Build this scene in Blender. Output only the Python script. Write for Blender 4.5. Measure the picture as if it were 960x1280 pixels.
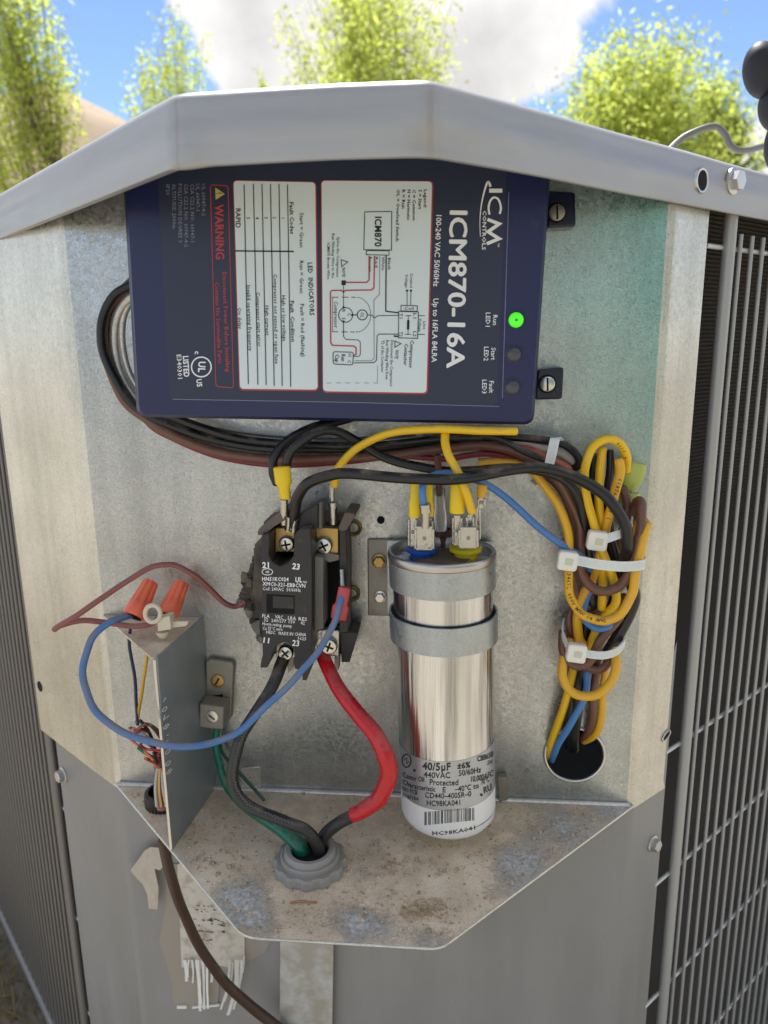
import bpy, math, random
import numpy as np
from mathutils import Vector
random.seed(7); RNG=np.random.default_rng(7)
S=bpy.context.scene; COL=S.collection
for o in list(bpy.data.objects): bpy.data.objects.remove(o)
# ------------------------------------------------------------------ camera
FPX=940.; CX,CY=480.,640.
yaw,pit,rho=[math.radians(a) for a in (5.2,13.17,.73)]
fw=np.array([-math.sin(yaw)*math.cos(pit),math.cos(yaw)*math.cos(pit),-math.sin(pit)])
r0=np.array([math.cos(yaw),math.sin(yaw),0.]); u0=np.cross(r0,fw)
rt=math.cos(rho)*r0-math.sin(rho)*u0; up=math.sin(rho)*r0+math.cos(rho)*u0
CAM=np.array([.045,-.45,0.])
GZ=-.80                                    # ground level
cam=bpy.data.cameras.new('camera'); camo=bpy.data.objects.new('camera',cam); COL.objects.link(camo)
from mathutils import Matrix
m=Matrix(((rt[0],up[0],-fw[0],CAM[0]),(rt[1],up[1],-fw[1],CAM[1]),(rt[2],up[2],-fw[2],CAM[2]),(0,0,0,1)))
camo.matrix_world=m
cam.sensor_fit='VERTICAL'; cam.sensor_height=24; cam.lens=24*FPX/1280
cam.clip_start=.01; cam.clip_end=3000
cam.dof.use_dof=True; cam.dof.focus_distance=.43; cam.dof.aperture_fstop=7
S.camera=camo
S.view_settings.view_transform='Standard'; S.view_settings.look='None'
S.view_settings.exposure=1.05; S.view_settings.gamma=1
def ray(x,y): return fw+(x-CX)/FPX*rt-(y-CY)/FPX*up
def P(x,y,Y=0.):                           # pixel of the photograph -> point on the plane y=Y
    d=ray(x,y); return CAM+(Y-CAM[1])/d[1]*d
def PZ(x,y,Z): d=ray(x,y); return CAM+(Z-CAM[2])/d[2]*d
def PL(x,y,p0,n):
    d=ray(x,y); n=np.array(n,float); return CAM+d*(((np.array(p0)-CAM)@n)/(d@n))
def PXW(w,Y): return w*(Y-CAM[1])/FPX*1.0    # pixel width -> metres at depth Y
# ------------------------------------------------------------------ world and sun
SUN_EL,SUN_AZ=math.radians(64),math.radians(-14)      # azimuth from +Y towards +X
W=bpy.data.worlds.new('World'); S.world=W; W.use_nodes=True
nt=W.node_tree; nt.nodes.clear()
def N(t,ty,**k):
    n=t.nodes.new(ty)
    for a,b in k.items():
        if a=='inp':
            for i,v in b.items(): n.inputs[i].default_value=v
        else: setattr(n,a,b)
    return n
L=nt.links.new
out=N(nt,'ShaderNodeOutputWorld'); bg=N(nt,'ShaderNodeBackground',inp={1:.12})
sky=N(nt,'ShaderNodeTexSky',sky_type='NISHITA',sun_disc=False,sun_elevation=SUN_EL,sun_rotation=SUN_AZ,air_density=.75,dust_density=.0,ozone_density=1.3,altitude=2500)
tc=N(nt,'ShaderNodeTexCoord')
vn=N(nt,'ShaderNodeVectorMath',operation='NORMALIZE'); L(tc.outputs['Generated'],vn.inputs[0])
n1=N(nt,'ShaderNodeTexNoise',inp={'Scale':4.2,'Detail':9.,'Roughness':.6,'Distortion':.5}); nmp=N(nt,'ShaderNodeMapping'); nmp.inputs['Location'].default_value=(11,3,7); L(vn.outputs[0],nmp.inputs[0]); L(nmp.outputs[0],n1.inputs['Vector'])
acc=None
def madd(a,b):
    s=N(nt,'ShaderNodeMath',operation='ADD'); L(a,s.inputs[0]); L(b,s.inputs[1]); return s.outputs[0]
n1s=N(nt,'ShaderNodeMath',operation='MULTIPLY_ADD',inp={1:2.1,2:-.55}); L(n1.outputs['Fac'],n1s.inputs[0]); acc=n1s.outputs[0]
for px,py,rad,amp in [(460,30,13,.26),(250,-20,8,.3),(600,-10,11,.3),(690,30,7,.22),(560,90,6,.2),(330,40,8,.3),(930,10,5,.25),(850,-30,6,.15),(950,140,4,.25),
                      (120,90,9,-.55),(265,130,7,-.25),(150,20,6,-.2),(700,110,7,-.35),(830,75,8,-.5),(900,110,6,-.2),(560,110,3,-.0),(640,150,4,-.15)]:
    d=ray(px,py); d=d/np.linalg.norm(d)
    dp=N(nt,'ShaderNodeVectorMath',operation='DOT_PRODUCT'); L(vn.outputs[0],dp.inputs[0]); dp.inputs[1].default_value=tuple(d)
    mr=N(nt,'ShaderNodeMapRange',interpolation_type='SMOOTHSTEP',inp={1:math.cos(math.radians(rad)),2:1.,3:0.,4:amp}); L(dp.outputs['Value'],mr.inputs[0])
    acc=madd(acc,mr.outputs[0])
cm=N(nt,'ShaderNodeMapRange',interpolation_type='SMOOTHSTEP',inp={1:.38,2:.62,3:0.,4:1.}); L(acc,cm.inputs[0])
n2=N(nt,'ShaderNodeTexNoise',inp={'Scale':7.,'Detail':5.}); L(vn.outputs[0],n2.inputs['Vector'])
cr=N(nt,'ShaderNodeMapRange',inp={1:.32,2:.62,3:3.1,4:4.6}); L(n2.outputs['Fac'],cr.inputs[0])
cc=N(nt,'ShaderNodeVectorMath',operation='SCALE'); cc.inputs[0].default_value=(1.,.985,.97); L(cr.outputs[0],cc.inputs['Scale'])
mx=N(nt,'ShaderNodeMix',data_type='RGBA'); L(cm.outputs[0],mx.inputs[0])
L(sky.outputs[0],mx.inputs[6]); L(cc.outputs[0],mx.inputs[7]); L(mx.outputs[2],bg.inputs[0]); L(bg.outputs[0],out.inputs[0])
sl=bpy.data.lights.new('sun','SUN'); sl.energy=4.0; sl.angle=math.radians(.6); sl.color=(1,.98,.95)
so=bpy.data.objects.new('sun',sl); COL.objects.link(so)
sd=Vector((math.sin(SUN_AZ)*math.cos(SUN_EL),math.cos(SUN_AZ)*math.cos(SUN_EL),math.sin(SUN_EL)))
so.rotation_euler=sd.to_track_quat('Z','Y').to_euler(); so.location=(0,0,5)
# ------------------------------------------------------------------ materials
MATS={}
def mat(name,col,rough=.5,metal=0.,bump=None,var=None,dust=0.,coat=0.,trans=0.,emit=None,spec=.5,sss=0.,coord='Object',stretch=(1,1,1),extra=None):
    """procedural material: colour variation, fine bump, patches of dust"""
    M=bpy.data.materials.new(name); M.use_nodes=True; t=M.node_tree; b=t.nodes['Principled BSDF']; K=t.links.new
    b.inputs['Base Color'].default_value=(*col,1); b.inputs['Roughness'].default_value=rough; b.inputs['Metallic'].default_value=metal
    b.inputs['Specular IOR Level'].default_value=spec
    if coat: b.inputs['Coat Weight'].default_value=coat; b.inputs['Coat Roughness'].default_value=.15
    if trans: b.inputs['Transmission Weight'].default_value=trans
    if sss: b.inputs['Subsurface Weight'].default_value=sss; b.inputs['Subsurface Scale'].default_value=.003
    if emit: b.inputs['Emission Color'].default_value=(*emit[0],1); b.inputs['Emission Strength'].default_value=emit[1]
    c=N(t,'ShaderNodeTexCoord'); mp=N(t,'ShaderNodeMapping'); mp.inputs['Scale'].default_value=stretch; K(c.outputs[coord],mp.inputs[0])
    vec=mp.outputs[0]; colsock=None
    if var:                                # (scale, colour2, lo, hi)
        n=N(t,'ShaderNodeTexNoise',inp={'Scale':var[0],'Detail':6.,'Roughness':.6}); K(vec,n.inputs['Vector'])
        r=N(t,'ShaderNodeMapRange',inp={1:var[2],2:var[3],3:0.,4:1.}); K(n.outputs['Fac'],r.inputs[0])
        x=N(t,'ShaderNodeMix',data_type='RGBA'); x.inputs[6].default_value=(*col,1); x.inputs[7].default_value=(*var[1],1); K(r.outputs[0],x.inputs[0]); colsock=x.outputs[2]
    if dust:
        n=N(t,'ShaderNodeTexNoise',inp={'Scale':60.,'Detail':7.,'Roughness':.65}); K(vec,n.inputs['Vector'])
        g=N(t,'ShaderNodeNewGeometry'); sp=N(t,'ShaderNodeSeparateXYZ'); K(g.outputs['Normal'],sp.inputs[0])
        a=N(t,'ShaderNodeMath',operation='MULTIPLY_ADD',inp={1:.22,2:-.12+dust}); K(sp.outputs['Z'],a.inputs[0])
        a2=N(t,'ShaderNodeMath',operation='ADD'); K(a.outputs[0],a2.inputs[0]); K(n.outputs['Fac'],a2.inputs[1])
        r=N(t,'ShaderNodeMapRange',inp={1:.55,2:.85,3:0.,4:.8}); K(a2.outputs[0],r.inputs[0])
        x=N(t,'ShaderNodeMix',data_type='RGBA'); x.inputs[6].default_value=(*col,1); x.inputs[7].default_value=(.30,.235,.16,1)
        if colsock: K(colsock,x.inputs[6])
        K(r.outputs[0],x.inputs[0]); colsock=x.outputs[2]
        rr=N(t,'ShaderNodeMapRange',inp={1:0.,2:.8,3:rough,4:.9}); K(r.outputs[0],rr.inputs[0]); K(rr.outputs[0],b.inputs['Roughness'])
        if metal:
            mm=N(t,'ShaderNodeMapRange',inp={1:0.,2:.8,3:metal,4:0.}); K(r.outputs[0],mm.inputs[0]); K(mm.outputs[0],b.inputs['Metallic'])
    if colsock: K(colsock,b.inputs['Base Color'])
    if bump:                               # (scale, strength, distance)
        n=N(t,'ShaderNodeTexNoise',inp={'Scale':bump[0],'Detail':3.}); K(vec,n.inputs['Vector'])
        bm=N(t,'ShaderNodeBump',inp={'Strength':bump[1],'Distance':bump[2]}); K(n.outputs['Fac'],bm.inputs['Height']); K(bm.outputs[0],b.inputs['Normal'])
    if extra: extra(t,b,vec,colsock,K)
    MATS[name]=M; return M
def galv_extra(refl_tint=None,contrast=.5):
    def f(t,b,vec,cs,K):
        # spangle: voronoi cells vary the grey a little, fine speckle darkens it
        v=N(t,'ShaderNodeTexVoronoi',inp={'Scale':520.}); K(vec,v.inputs['Vector'])
        n=N(t,'ShaderNodeTexNoise',inp={'Scale':900.,'Detail':3.,'Roughness':.7}); K(vec,n.inputs['Vector'])
        n3=N(t,'ShaderNodeTexNoise',inp={'Scale':14.,'Detail':4.}); K(vec,n3.inputs['Vector'])
        sc=N(t,'ShaderNodeSeparateColor'); K(v.outputs['Color'],sc.inputs[0])
        a=N(t,'ShaderNodeMath',operation='MULTIPLY_ADD',inp={1:.16*contrast,2:1.-.08*contrast}); K(sc.outputs[0],a.inputs[0])
        r=N(t,'ShaderNodeMapRange',inp={1:.36,2:.52,3:1.-.38*contrast,4:1.}); K(n.outputs['Fac'],r.inputs[0])
        r3=N(t,'ShaderNodeMapRange',inp={1:.3,2:.7,3:.84,4:1.1}); K(n3.outputs['Fac'],r3.inputs[0])
        m1=N(t,'ShaderNodeMath',operation='MULTIPLY'); K(a.outputs[0],m1.inputs[0]); K(r.outputs[0],m1.inputs[1])
        mp4=N(t,'ShaderNodeMapping'); mp4.inputs['Scale'].default_value=(75,75,4); K(vec,mp4.inputs[0]); n4=N(t,'ShaderNodeTexNoise',inp={'Scale':1.,'Detail':6.,'Roughness':.7}); K(mp4.outputs[0],n4.inputs['Vector']); r4=N(t,'ShaderNodeMapRange',inp={1:.28,2:.6,3:.86,4:1.03}); K(n4.outputs['Fac'],r4.inputs[0])
        n5=N(t,'ShaderNodeTexNoise',inp={'Scale':38.,'Detail':6.,'Roughness':.7,'Distortion':1.2}); K(vec,n5.inputs['Vector']); r5=N(t,'ShaderNodeMapRange',inp={1:.25,2:.4,3:.78,4:1.}); K(n5.outputs['Fac'],r5.inputs[0]); m5=N(t,'ShaderNodeMath',operation='MULTIPLY'); K(r4.outputs[0],m5.inputs[0]); K(r5.outputs[0],m5.inputs[1])
        m6=N(t,'ShaderNodeMath',operation='MULTIPLY'); K(m5.outputs[0],m6.inputs[0]); K(r3.outputs[0],m6.inputs[1])
        m2=N(t,'ShaderNodeMath',operation='MULTIPLY'); K(m1.outputs[0],m2.inputs[0]); K(m6.outputs[0],m2.inputs[1])
        base=cs; 
        if refl_tint:
            x=N(t,'ShaderNodeMix',data_type='RGBA'); x.inputs[6].default_value=b.inputs['Base Color'].default_value; x.inputs[7].default_value=(*refl_tint[0],1)
            if cs: K(cs,x.inputs[6])
            sp=N(t,'ShaderNodeSeparateXYZ'); c=N(t,'ShaderNodeTexCoord'); K(c.outputs['Object'],sp.inputs[0])
            nn=N(t,'ShaderNodeTexNoise',inp={'Scale':9.,'Detail':3.}); K(vec,nn.inputs['Vector'])
            q=N(t,'ShaderNodeMath',operation='MULTIPLY_ADD',inp={1:.12,2:-.06}); K(nn.outputs['Fac'],q.inputs[0])
            qx=N(t,'ShaderNodeMath',operation='ADD'); K(q.outputs[0],qx.inputs[0]); K(sp.outputs['X'],qx.inputs[1])
            qz=N(t,'ShaderNodeMath',operation='ADD'); K(q.outputs[0],qz.inputs[0]); K(sp.outputs['Z'],qz.inputs[1])
            mx_=N(t,'ShaderNodeMapRange',interpolation_type='SMOOTHSTEP',inp={1:refl_tint[1],2:refl_tint[2],3:0.,4:1.}); K(qx.outputs[0],mx_.inputs[0])
            mz_=N(t,'ShaderNodeMapRange',interpolation_type='SMOOTHSTEP',inp={1:refl_tint[3],2:refl_tint[4],3:.12,4:1.}); K(qz.outputs[0],mz_.inputs[0])
            mm=N(t,'ShaderNodeMath',operation='MULTIPLY'); K(mx_.outputs[0],mm.inputs[0]); K(mz_.outputs[0],mm.inputs[1]); K(mm.outputs[0],x.inputs[0])
            base=x.outputs[2]
        sv=N(t,'ShaderNodeVectorMath',operation='SCALE'); K(m2.outputs[0],sv.inputs['Scale'])
        if base: K(base,sv.inputs[0])
        else: sv.inputs[0].default_value=tuple(b.inputs['Base Color'].default_value)[:3]
        K(sv.outputs[0],b.inputs['Base Color'])
        rr=N(t,'ShaderNodeMapRange',inp={1:0.,2:1.,3:.27,4:.46}); K(sc.outputs[1],rr.inputs[0]); K(rr.outputs[0],b.inputs['Roughness'])
    return f
GALV=mat('galvanised_steel',(.52,.53,.52),.42,.85,bump=(600,.16,.0006),extra=galv_extra(((.33,.53,.50),.07,.17,.66,.80),.75))  # teal reflection at the panel's upper right is painted in as a masked colour
GALVW=mat('galvanised_lawn_lit',(.70,.68,.61),.45,.7,bump=(600,.12,.0006),extra=galv_extra(None,.5))  # same steel, lighter and creamier: reflected sunlit lawn put into the base colour
PLATE=mat('barrier_steel',(.33,.37,.40),.5,.55,bump=(300,.08,.0005),var=(30,(.42,.45,.46),.35,.7))
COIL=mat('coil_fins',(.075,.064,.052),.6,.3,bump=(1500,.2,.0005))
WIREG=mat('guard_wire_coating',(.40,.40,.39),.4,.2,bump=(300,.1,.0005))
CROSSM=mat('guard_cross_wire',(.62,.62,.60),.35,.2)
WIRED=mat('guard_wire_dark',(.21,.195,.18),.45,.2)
ZINC=mat('zinc_plated',(.62,.61,.58),.28,.95,bump=(500,.15,.0004),dust=.02)
ZINCD=mat('dull_zinc',(.33,.31,.27),.5,.7,bump=(500,.3,.0006),dust=.12)
BRASS=mat('brass',(.50,.33,.12),.4,.85,bump=(500,.2,.0004),dust=.08)
TIN=mat('tinned_terminal',(.50,.485,.45),.26,.95,bump=(500,.6,.0006),dust=.05)
NAVY=mat('navy_plastic',(.010,.015,.078),.36,0,bump=(900,.12,.0003),dust=.03)
EARM=mat('navy_black_plastic',(.006,.009,.035),.25)
FACE=mat('dark_label_film',(.020,.028,.062),.42,0)
LABEL=mat('pale_label_film',(.70,.80,.83),.38,0)
INKW=mat('white_ink',(.85,.86,.87),.5); INKD=mat('grey_ink',(.22,.24,.32),.5); INKB=mat('black_ink',(.015,.015,.02),.5)
INKR=mat('red_ink',(.50,.03,.04),.5); INKDR=mat('dull_red_ink',(.48,.05,.06),.5); INKG=mat('fine_grey_line',(.24,.27,.28),.5)
INKY=mat('yellow_ink',(.50,.45,.10),.5)
LEDON=mat('lit_green_led',(.03,.5,.02),.3,emit=((.10,.9,.03),.35)); LEDC=mat('led_core',(.2,1,.2),.3,emit=((.5,1.,.4),1.)); LEDOFF=mat('unlit_led',(.07,.075,.08),.3)
LEDDOT=mat('led_die',(.02,.25,.01),.3)
BLK=mat('black_phenolic',(.022,.022,.023),.45,0,bump=(500,.15,.0005),dust=.05)
BLKD=mat('dusty_black_phenolic',(.05,.042,.036),.7,0,bump=(300,.4,.0008),dust=.16)
BROWNB=mat('dusty_brown_bakelite',(.13,.10,.085),.7,0,bump=(300,.3,.0006),dust=.08)
TANW=mat('aged_tan_housing',(.20,.19,.165),.6,0,bump=(200,.2,.0005),dust=.03)
def wirem(name,c,rough=.38,dust=.045): return mat(name,c,rough,0,bump=(400,.07,.0005),dust=dust,spec=.5)
WY=wirem('yellow_insulation',(.86,.53,.012),.33); WY2=wirem('amber_insulation',(.80,.43,.022),.36)
WK=wirem('black_insulation',(.012,.012,.013),.32); WKD=wirem('dusty_black_insulation',(.028,.027,.026),.42,.05)
WBR=wirem('brown_insulation',(.165,.072,.048),.36); WR=wirem('red_insulation',(.56,.012,.02),.25); WDR=wirem('dark_red_insulation',(.20,.015,.03),.35)
WB=wirem('blue_insulation',(.07,.22,.52),.4); WBD=wirem('dusty_blue_insulation',(.07,.19,.43),.5,.14)
WG=wirem('green_insulation',(.004,.16,.095),.25); WGD=wirem('dark_green_insulation',(.01,.09,.055),.4)
WPK=wirem('salmon_insulation',(.66,.20,.12),.4); WCR=wirem('cream_insulation',(.62,.55,.45),.4); WMV=wirem('faded_pink_brown_insulation',(.27,.085,.08),.45,.02)
WPT=wirem('tan_pink_insulation',(.30,.12,.085),.4); WNV=wirem('dark_blue_insulation',(.02,.03,.09),.4); WOR=wirem('orange_insulation',(.65,.12,.02),.4); WWH=wirem('white_insulation',(.5,.48,.44),.5)
NYL=mat('natural_nylon',(.86,.84,.76),.4,0,sss=.3,bump=(300,.05,.0003)); NYLR=mat('nylon_strap',(.84,.83,.80),.42,0,sss=.2,bump=(900,.25,.0005))
IVORY=mat('ivory_plastic',(.70,.63,.48),.45,0,sss=.2)
ORANGE=mat('orange_red_plastic',(.95,.19,.09),.42,0,bump=(400,.08,.0004),sss=.05)
YSL=mat('yellow_vinyl_sleeve',(.86,.60,.01),.35,0,bump=(250,.25,.0008)); REDSL=mat('red_vinyl_sleeve',(.55,.075,.075),.4,0,bump=(250,.2,.0006),dust=.02)
LIME=mat('lime_clear_sleeve',(.62,.72,.16),.25,0,trans=.35); CLR=mat('clear_nylon_sleeve',(.75,.73,.70),.18,0,trans=.85)
BLUEP=mat('blue_plastic',(.01,.10,.46),.35); YELP=mat('yellow_plastic',(.80,.62,.01),.35); BRP=mat('maroon_plastic',(.10,.03,.022),.4)
ALU=mat('bright_aluminium_can',(.70,.70,.71),.22,1.,var=(120,(.40,.40,.40),.50,.68),bump=(260,.6,.0012),stretch=(1,1,.03))
BAND=mat('strap_steel',(.45,.485,.50),.42,.75,extra=galv_extra(None,.35)); RIM=mat('crimped_rim',(.52,.50,.47),.3,.9)
CAPTOP=mat('capacitor_lid',(.16,.13,.11),.45,.5,dust=.06)
STICK=mat('silver_print_band',(.50,.52,.56),.36,.7,var=(30,(.42,.44,.48),.4,.7),bump=(150,.2,.0006),stretch=(1,1,.05)); WSTICK=mat('white_sticker',(.78,.77,.76),.35)
GPL=mat('grey_conduit_plastic',(.33,.315,.29),.5,0,bump=(300,.1,.0005),dust=.05); BPL=mat('black_bushing_plastic',(.02,.02,.02),.45,dust=.06)
FILM=mat('brittle_clear_tape',(.52,.47,.39),.4,0,bump=(90,.8,.004),var=(60,(.52,.47,.39),.4,.6)); FILM2=mat('tape_residue',(.33,.29,.245),.5,0,var=(40,(.33,.30,.265),.4,.65))
PAPER=mat('dirty_paper',(.64,.60,.53),.85,0,bump=(160,.8,.002),var=(110,(.36,.31,.25),.48,.72)); PAPERW=mat('torn_paper_strip',(.82,.81,.78),.8)
JACK=mat('brown_cable_jacket',(.060,.030,.020),.4,0,dust=.02)
STRAPM=mat('stained_steel_strap',(.40,.375,.33),.5,.3,var=(55,(.52,.53,.53),.42,.6),dust=.10)
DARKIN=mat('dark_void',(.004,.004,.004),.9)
RUBK=mat('matte_black_rubber',(.010,.010,.014),.55,0,bump=(200,.05,.0005))
TWIG=mat('straw_bits',(.50,.38,.24),.8); SOIL=mat('soil_crumbs',(.66,.52,.36),.95,var=(500,(.36,.27,.18),.45,.6)); COPPER=mat('copper_strand',(.55,.24,.12),.35,.8); BUG=mat('dark_seed',(.03,.03,.035),.7)
# shelf: dust lying on galvanised steel, bare patches
def grime_extra(streak,stain=None,specks=.5):
    def f(t,b,vec,cs,K):
        mp=N(t,'ShaderNodeMapping'); mp.inputs['Scale'].default_value=streak; c=N(t,'ShaderNodeTexCoord'); K(c.outputs['Object'],mp.inputs[0])
        n=N(t,'ShaderNodeTexNoise',inp={'Scale':1.,'Detail':7.,'Roughness':.65}); K(mp.outputs[0],n.inputs['Vector'])
        r=N(t,'ShaderNodeMapRange',inp={1:.35,2:.68,3:.93,4:1.05}); K(n.outputs['Fac'],r.inputs[0])
        sp=N(t,'ShaderNodeTexNoise',inp={'Scale':420.,'Detail':2.}); K(c.outputs['Object'],sp.inputs['Vector'])
        r2=N(t,'ShaderNodeMapRange',inp={1:.73,2:.78,3:0.,4:specks*.7}); K(sp.outputs['Fac'],r2.inputs[0])
        v=N(t,'ShaderNodeVectorMath',operation='SCALE'); K(r.outputs[0],v.inputs['Scale'])
        if cs: K(cs,v.inputs[0])
        else: v.inputs[0].default_value=tuple(b.inputs['Base Color'].default_value)[:3]
        x=N(t,'ShaderNodeMix',data_type='RGBA'); K(r2.outputs[0],x.inputs[0]); K(v.outputs[0],x.inputs[6]); x.inputs[7].default_value=(.55,.50,.42,1); last=x.outputs[2]
        if stain:
            for (sx,w) in stain:
                s1=N(t,'ShaderNodeSeparateXYZ'); K(c.outputs['Object'],s1.inputs[0]); a=N(t,'ShaderNodeMath',operation='SUBTRACT',inp={1:sx}); K(s1.outputs['X'],a.inputs[0]); a2=N(t,'ShaderNodeMath',operation='ABSOLUTE'); K(a.outputs[0],a2.inputs[0])
                m_=N(t,'ShaderNodeMapRange',interpolation_type='SMOOTHSTEP',inp={1:0.,2:w,3:.55,4:0.}); K(a2.outputs[0],m_.inputs[0]); y=N(t,'ShaderNodeMath',operation='LESS_THAN',inp={1:-.5}); K(s1.outputs['Y'],y.inputs[0]); z=N(t,'ShaderNodeMath',operation='MULTIPLY'); K(m_.outputs[0],z.inputs[0]); K(y.outputs[0],z.inputs[1]); z2=N(t,'ShaderNodeMath',operation='MULTIPLY'); K(z.outputs[0],z2.inputs[0]); K(n.outputs['Fac'],z2.inputs[1])
                x2=N(t,'ShaderNodeMix',data_type='RGBA'); K(z2.outputs[0],x2.inputs[0]); K(last,x2.inputs[6]); x2.inputs[7].default_value=(.30,.19,.11,1); last=x2.outputs[2]
        K(last,b.inputs['Base Color'])
        rr=N(t,'ShaderNodeMapRange',inp={1:.3,2:.7,3:.28,4:.55}); K(n.outputs['Fac'],rr.inputs[0]); K(rr.outputs[0],b.inputs['Roughness'])
    return f
GREY=mat('grey_cabinet_paint',(.285,.278,.275),.42,0,bump=(700,.05,.0004),var=(6,(.25,.245,.235),.4,.7),extra=grime_extra((30,30,4)))
LIDM=mat('lid_paint',(.43,.435,.45),.33,.25,bump=(25,.12,.003),var=(9,(.38,.38,.385),.35,.65),stretch=(1,1,3),extra=grime_extra((9,9,160),[(.0362,.0022),(-.062,.0012)],.3))
def shelf_extra(t,b,vec,cs,K):
    c=N(t,'ShaderNodeTexCoord'); sp=N(t,'ShaderNodeSeparateXYZ'); K(c.outputs['Object'],sp.inputs[0])
    n=N(t,'ShaderNodeTexNoise',inp={'Scale':26.,'Detail':9.,'Roughness':.62,'Distortion':.2}); K(vec,n.inputs['Vector'])
    f=N(t,'ShaderNodeTexNoise',inp={'Scale':900.,'Detail':4.,'Roughness':.7}); K(vec,f.inputs['Vector'])
    acc=n.outputs['Fac']
    def add(a,b_):
        s=N(t,'ShaderNodeMath',operation='ADD'); K(a,s.inputs[0]); K(b_,s.inputs[1]); return s.outputs[0]
    g=N(t,'ShaderNodeMath',operation='MULTIPLY_ADD',inp={1:.5,2:-.25}); K(f.outputs['Fac'],g.inputs[0]); acc=add(acc,g.outputs[0])
    for (x,y,r,a) in BARE:
        d=N(t,'ShaderNodeVectorMath',operation='DISTANCE'); K(c.outputs['Object'],d.inputs[0]); d.inputs[1].default_value=(x,y,SHZ+.80)
        m_=N(t,'ShaderNodeMapRange',interpolation_type='SMOOTHSTEP',inp={1:0.,2:r,3:a,4:0.}); K(d.outputs['Value'],m_.inputs[0]); acc=add(acc,m_.outputs[0])
    dm=N(t,'ShaderNodeMapRange',interpolation_type='SMOOTHSTEP',inp={1:.16,2:.46,3:0.,4:1.}); K(acc,dm.inputs[0])
    n2=N(t,'ShaderNodeTexNoise',inp={'Scale':45.,'Detail':8.,'Roughness':.7}); K(vec,n2.inputs['Vector'])
    rp=N(t,'ShaderNodeValToRGB'); 
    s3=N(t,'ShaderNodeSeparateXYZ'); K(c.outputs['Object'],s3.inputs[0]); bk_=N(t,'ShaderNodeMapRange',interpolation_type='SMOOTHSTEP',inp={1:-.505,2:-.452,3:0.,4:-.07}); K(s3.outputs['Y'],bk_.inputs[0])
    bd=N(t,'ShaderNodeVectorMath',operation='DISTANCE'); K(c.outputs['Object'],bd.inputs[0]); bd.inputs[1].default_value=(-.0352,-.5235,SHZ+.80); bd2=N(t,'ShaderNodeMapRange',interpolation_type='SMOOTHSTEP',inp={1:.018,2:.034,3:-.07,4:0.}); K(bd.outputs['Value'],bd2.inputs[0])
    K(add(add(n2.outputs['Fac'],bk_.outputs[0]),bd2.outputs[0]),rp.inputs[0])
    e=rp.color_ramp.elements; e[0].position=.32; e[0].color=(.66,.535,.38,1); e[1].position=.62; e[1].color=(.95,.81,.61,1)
    q=e.new(.5); q.color=(.86,.70,.50,1)
    st=N(t,'ShaderNodeTexNoise',inp={'Scale':380.,'Detail':4.,'Roughness':.7}); K(vec,st.inputs['Vector'])
    rs=N(t,'ShaderNodeValToRGB'); K(st.outputs['Fac'],rs.inputs[0]); e=rs.color_ramp.elements
    e[0].position=.36; e[0].color=(.40,.415,.41,1); e[1].position=.66; e[1].color=(.92,.90,.84,1)
    fs=N(t,'ShaderNodeMapRange',inp={1:.3,2:.7,3:.82,4:1.12}); K(f.outputs['Fac'],fs.inputs[0])
    dv=N(t,'ShaderNodeVectorMath',operation='SCALE'); K(rp.outputs[0],dv.inputs[0]); K(fs.outputs[0],dv.inputs['Scale'])
    x=N(t,'ShaderNodeMix',data_type='RGBA'); K(dm.outputs[0],x.inputs[0]); K(rs.outputs[0],x.inputs[6]); K(dv.outputs[0],x.inputs[7]); K(x.outputs[2],b.inputs['Base Color'])
    r=N(t,'ShaderNodeMapRange',inp={1:0.,2:1.,3:.4,4:.95}); K(dm.outputs[0],r.inputs[0]); K(r.outputs[0],b.inputs['Roughness'])
    r=N(t,'ShaderNodeMapRange',inp={1:0.,2:1.,3:.2,4:0.}); K(dm.outputs[0],r.inputs[0]); K(r.outputs[0],b.inputs['Metallic'])
    h=N(t,'ShaderNodeMath',operation='MULTIPLY'); K(f.outputs['Fac'],h.inputs[0]); K(dm.outputs[0],h.inputs[1])
    h2=N(t,'ShaderNodeMath',operation='ADD'); K(h.outputs[0],h2.inputs[0]); K(dm.outputs[0],h2.inputs[1])
    bm=N(t,'ShaderNodeBump',inp={'Strength':.8,'Distance':.0011}); K(h2.outputs[0],bm.inputs['Height']); K(bm.outputs[0],b.inputs['Normal'])
SHZ=-.302
BARE=[(PZ(x,y,SHZ)[0],PZ(x,y,SHZ)[1]-.45,r,a*.8) for x,y,r,a in [(292,1125,.03,-.42),(318,1150,.022,-.3),(760,1015,.045,-.3),(700,1045,.05,-.22),(640,1095,.04,-.2),(450,1150,.025,-.22),(540,1175,.02,-.22),(470,1165,.025,-.2),
      (470,1060,.02,-.16),(400,1020,.08,.14),(550,1100,.05,.2),(180,1010,.05,.3),(300,1030,.06,.2),(620,1180,.02,-.2)]]
DUSTY=mat('dust_on_steel',(.5,.5,.5),.8,.2,extra=shelf_extra)
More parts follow.
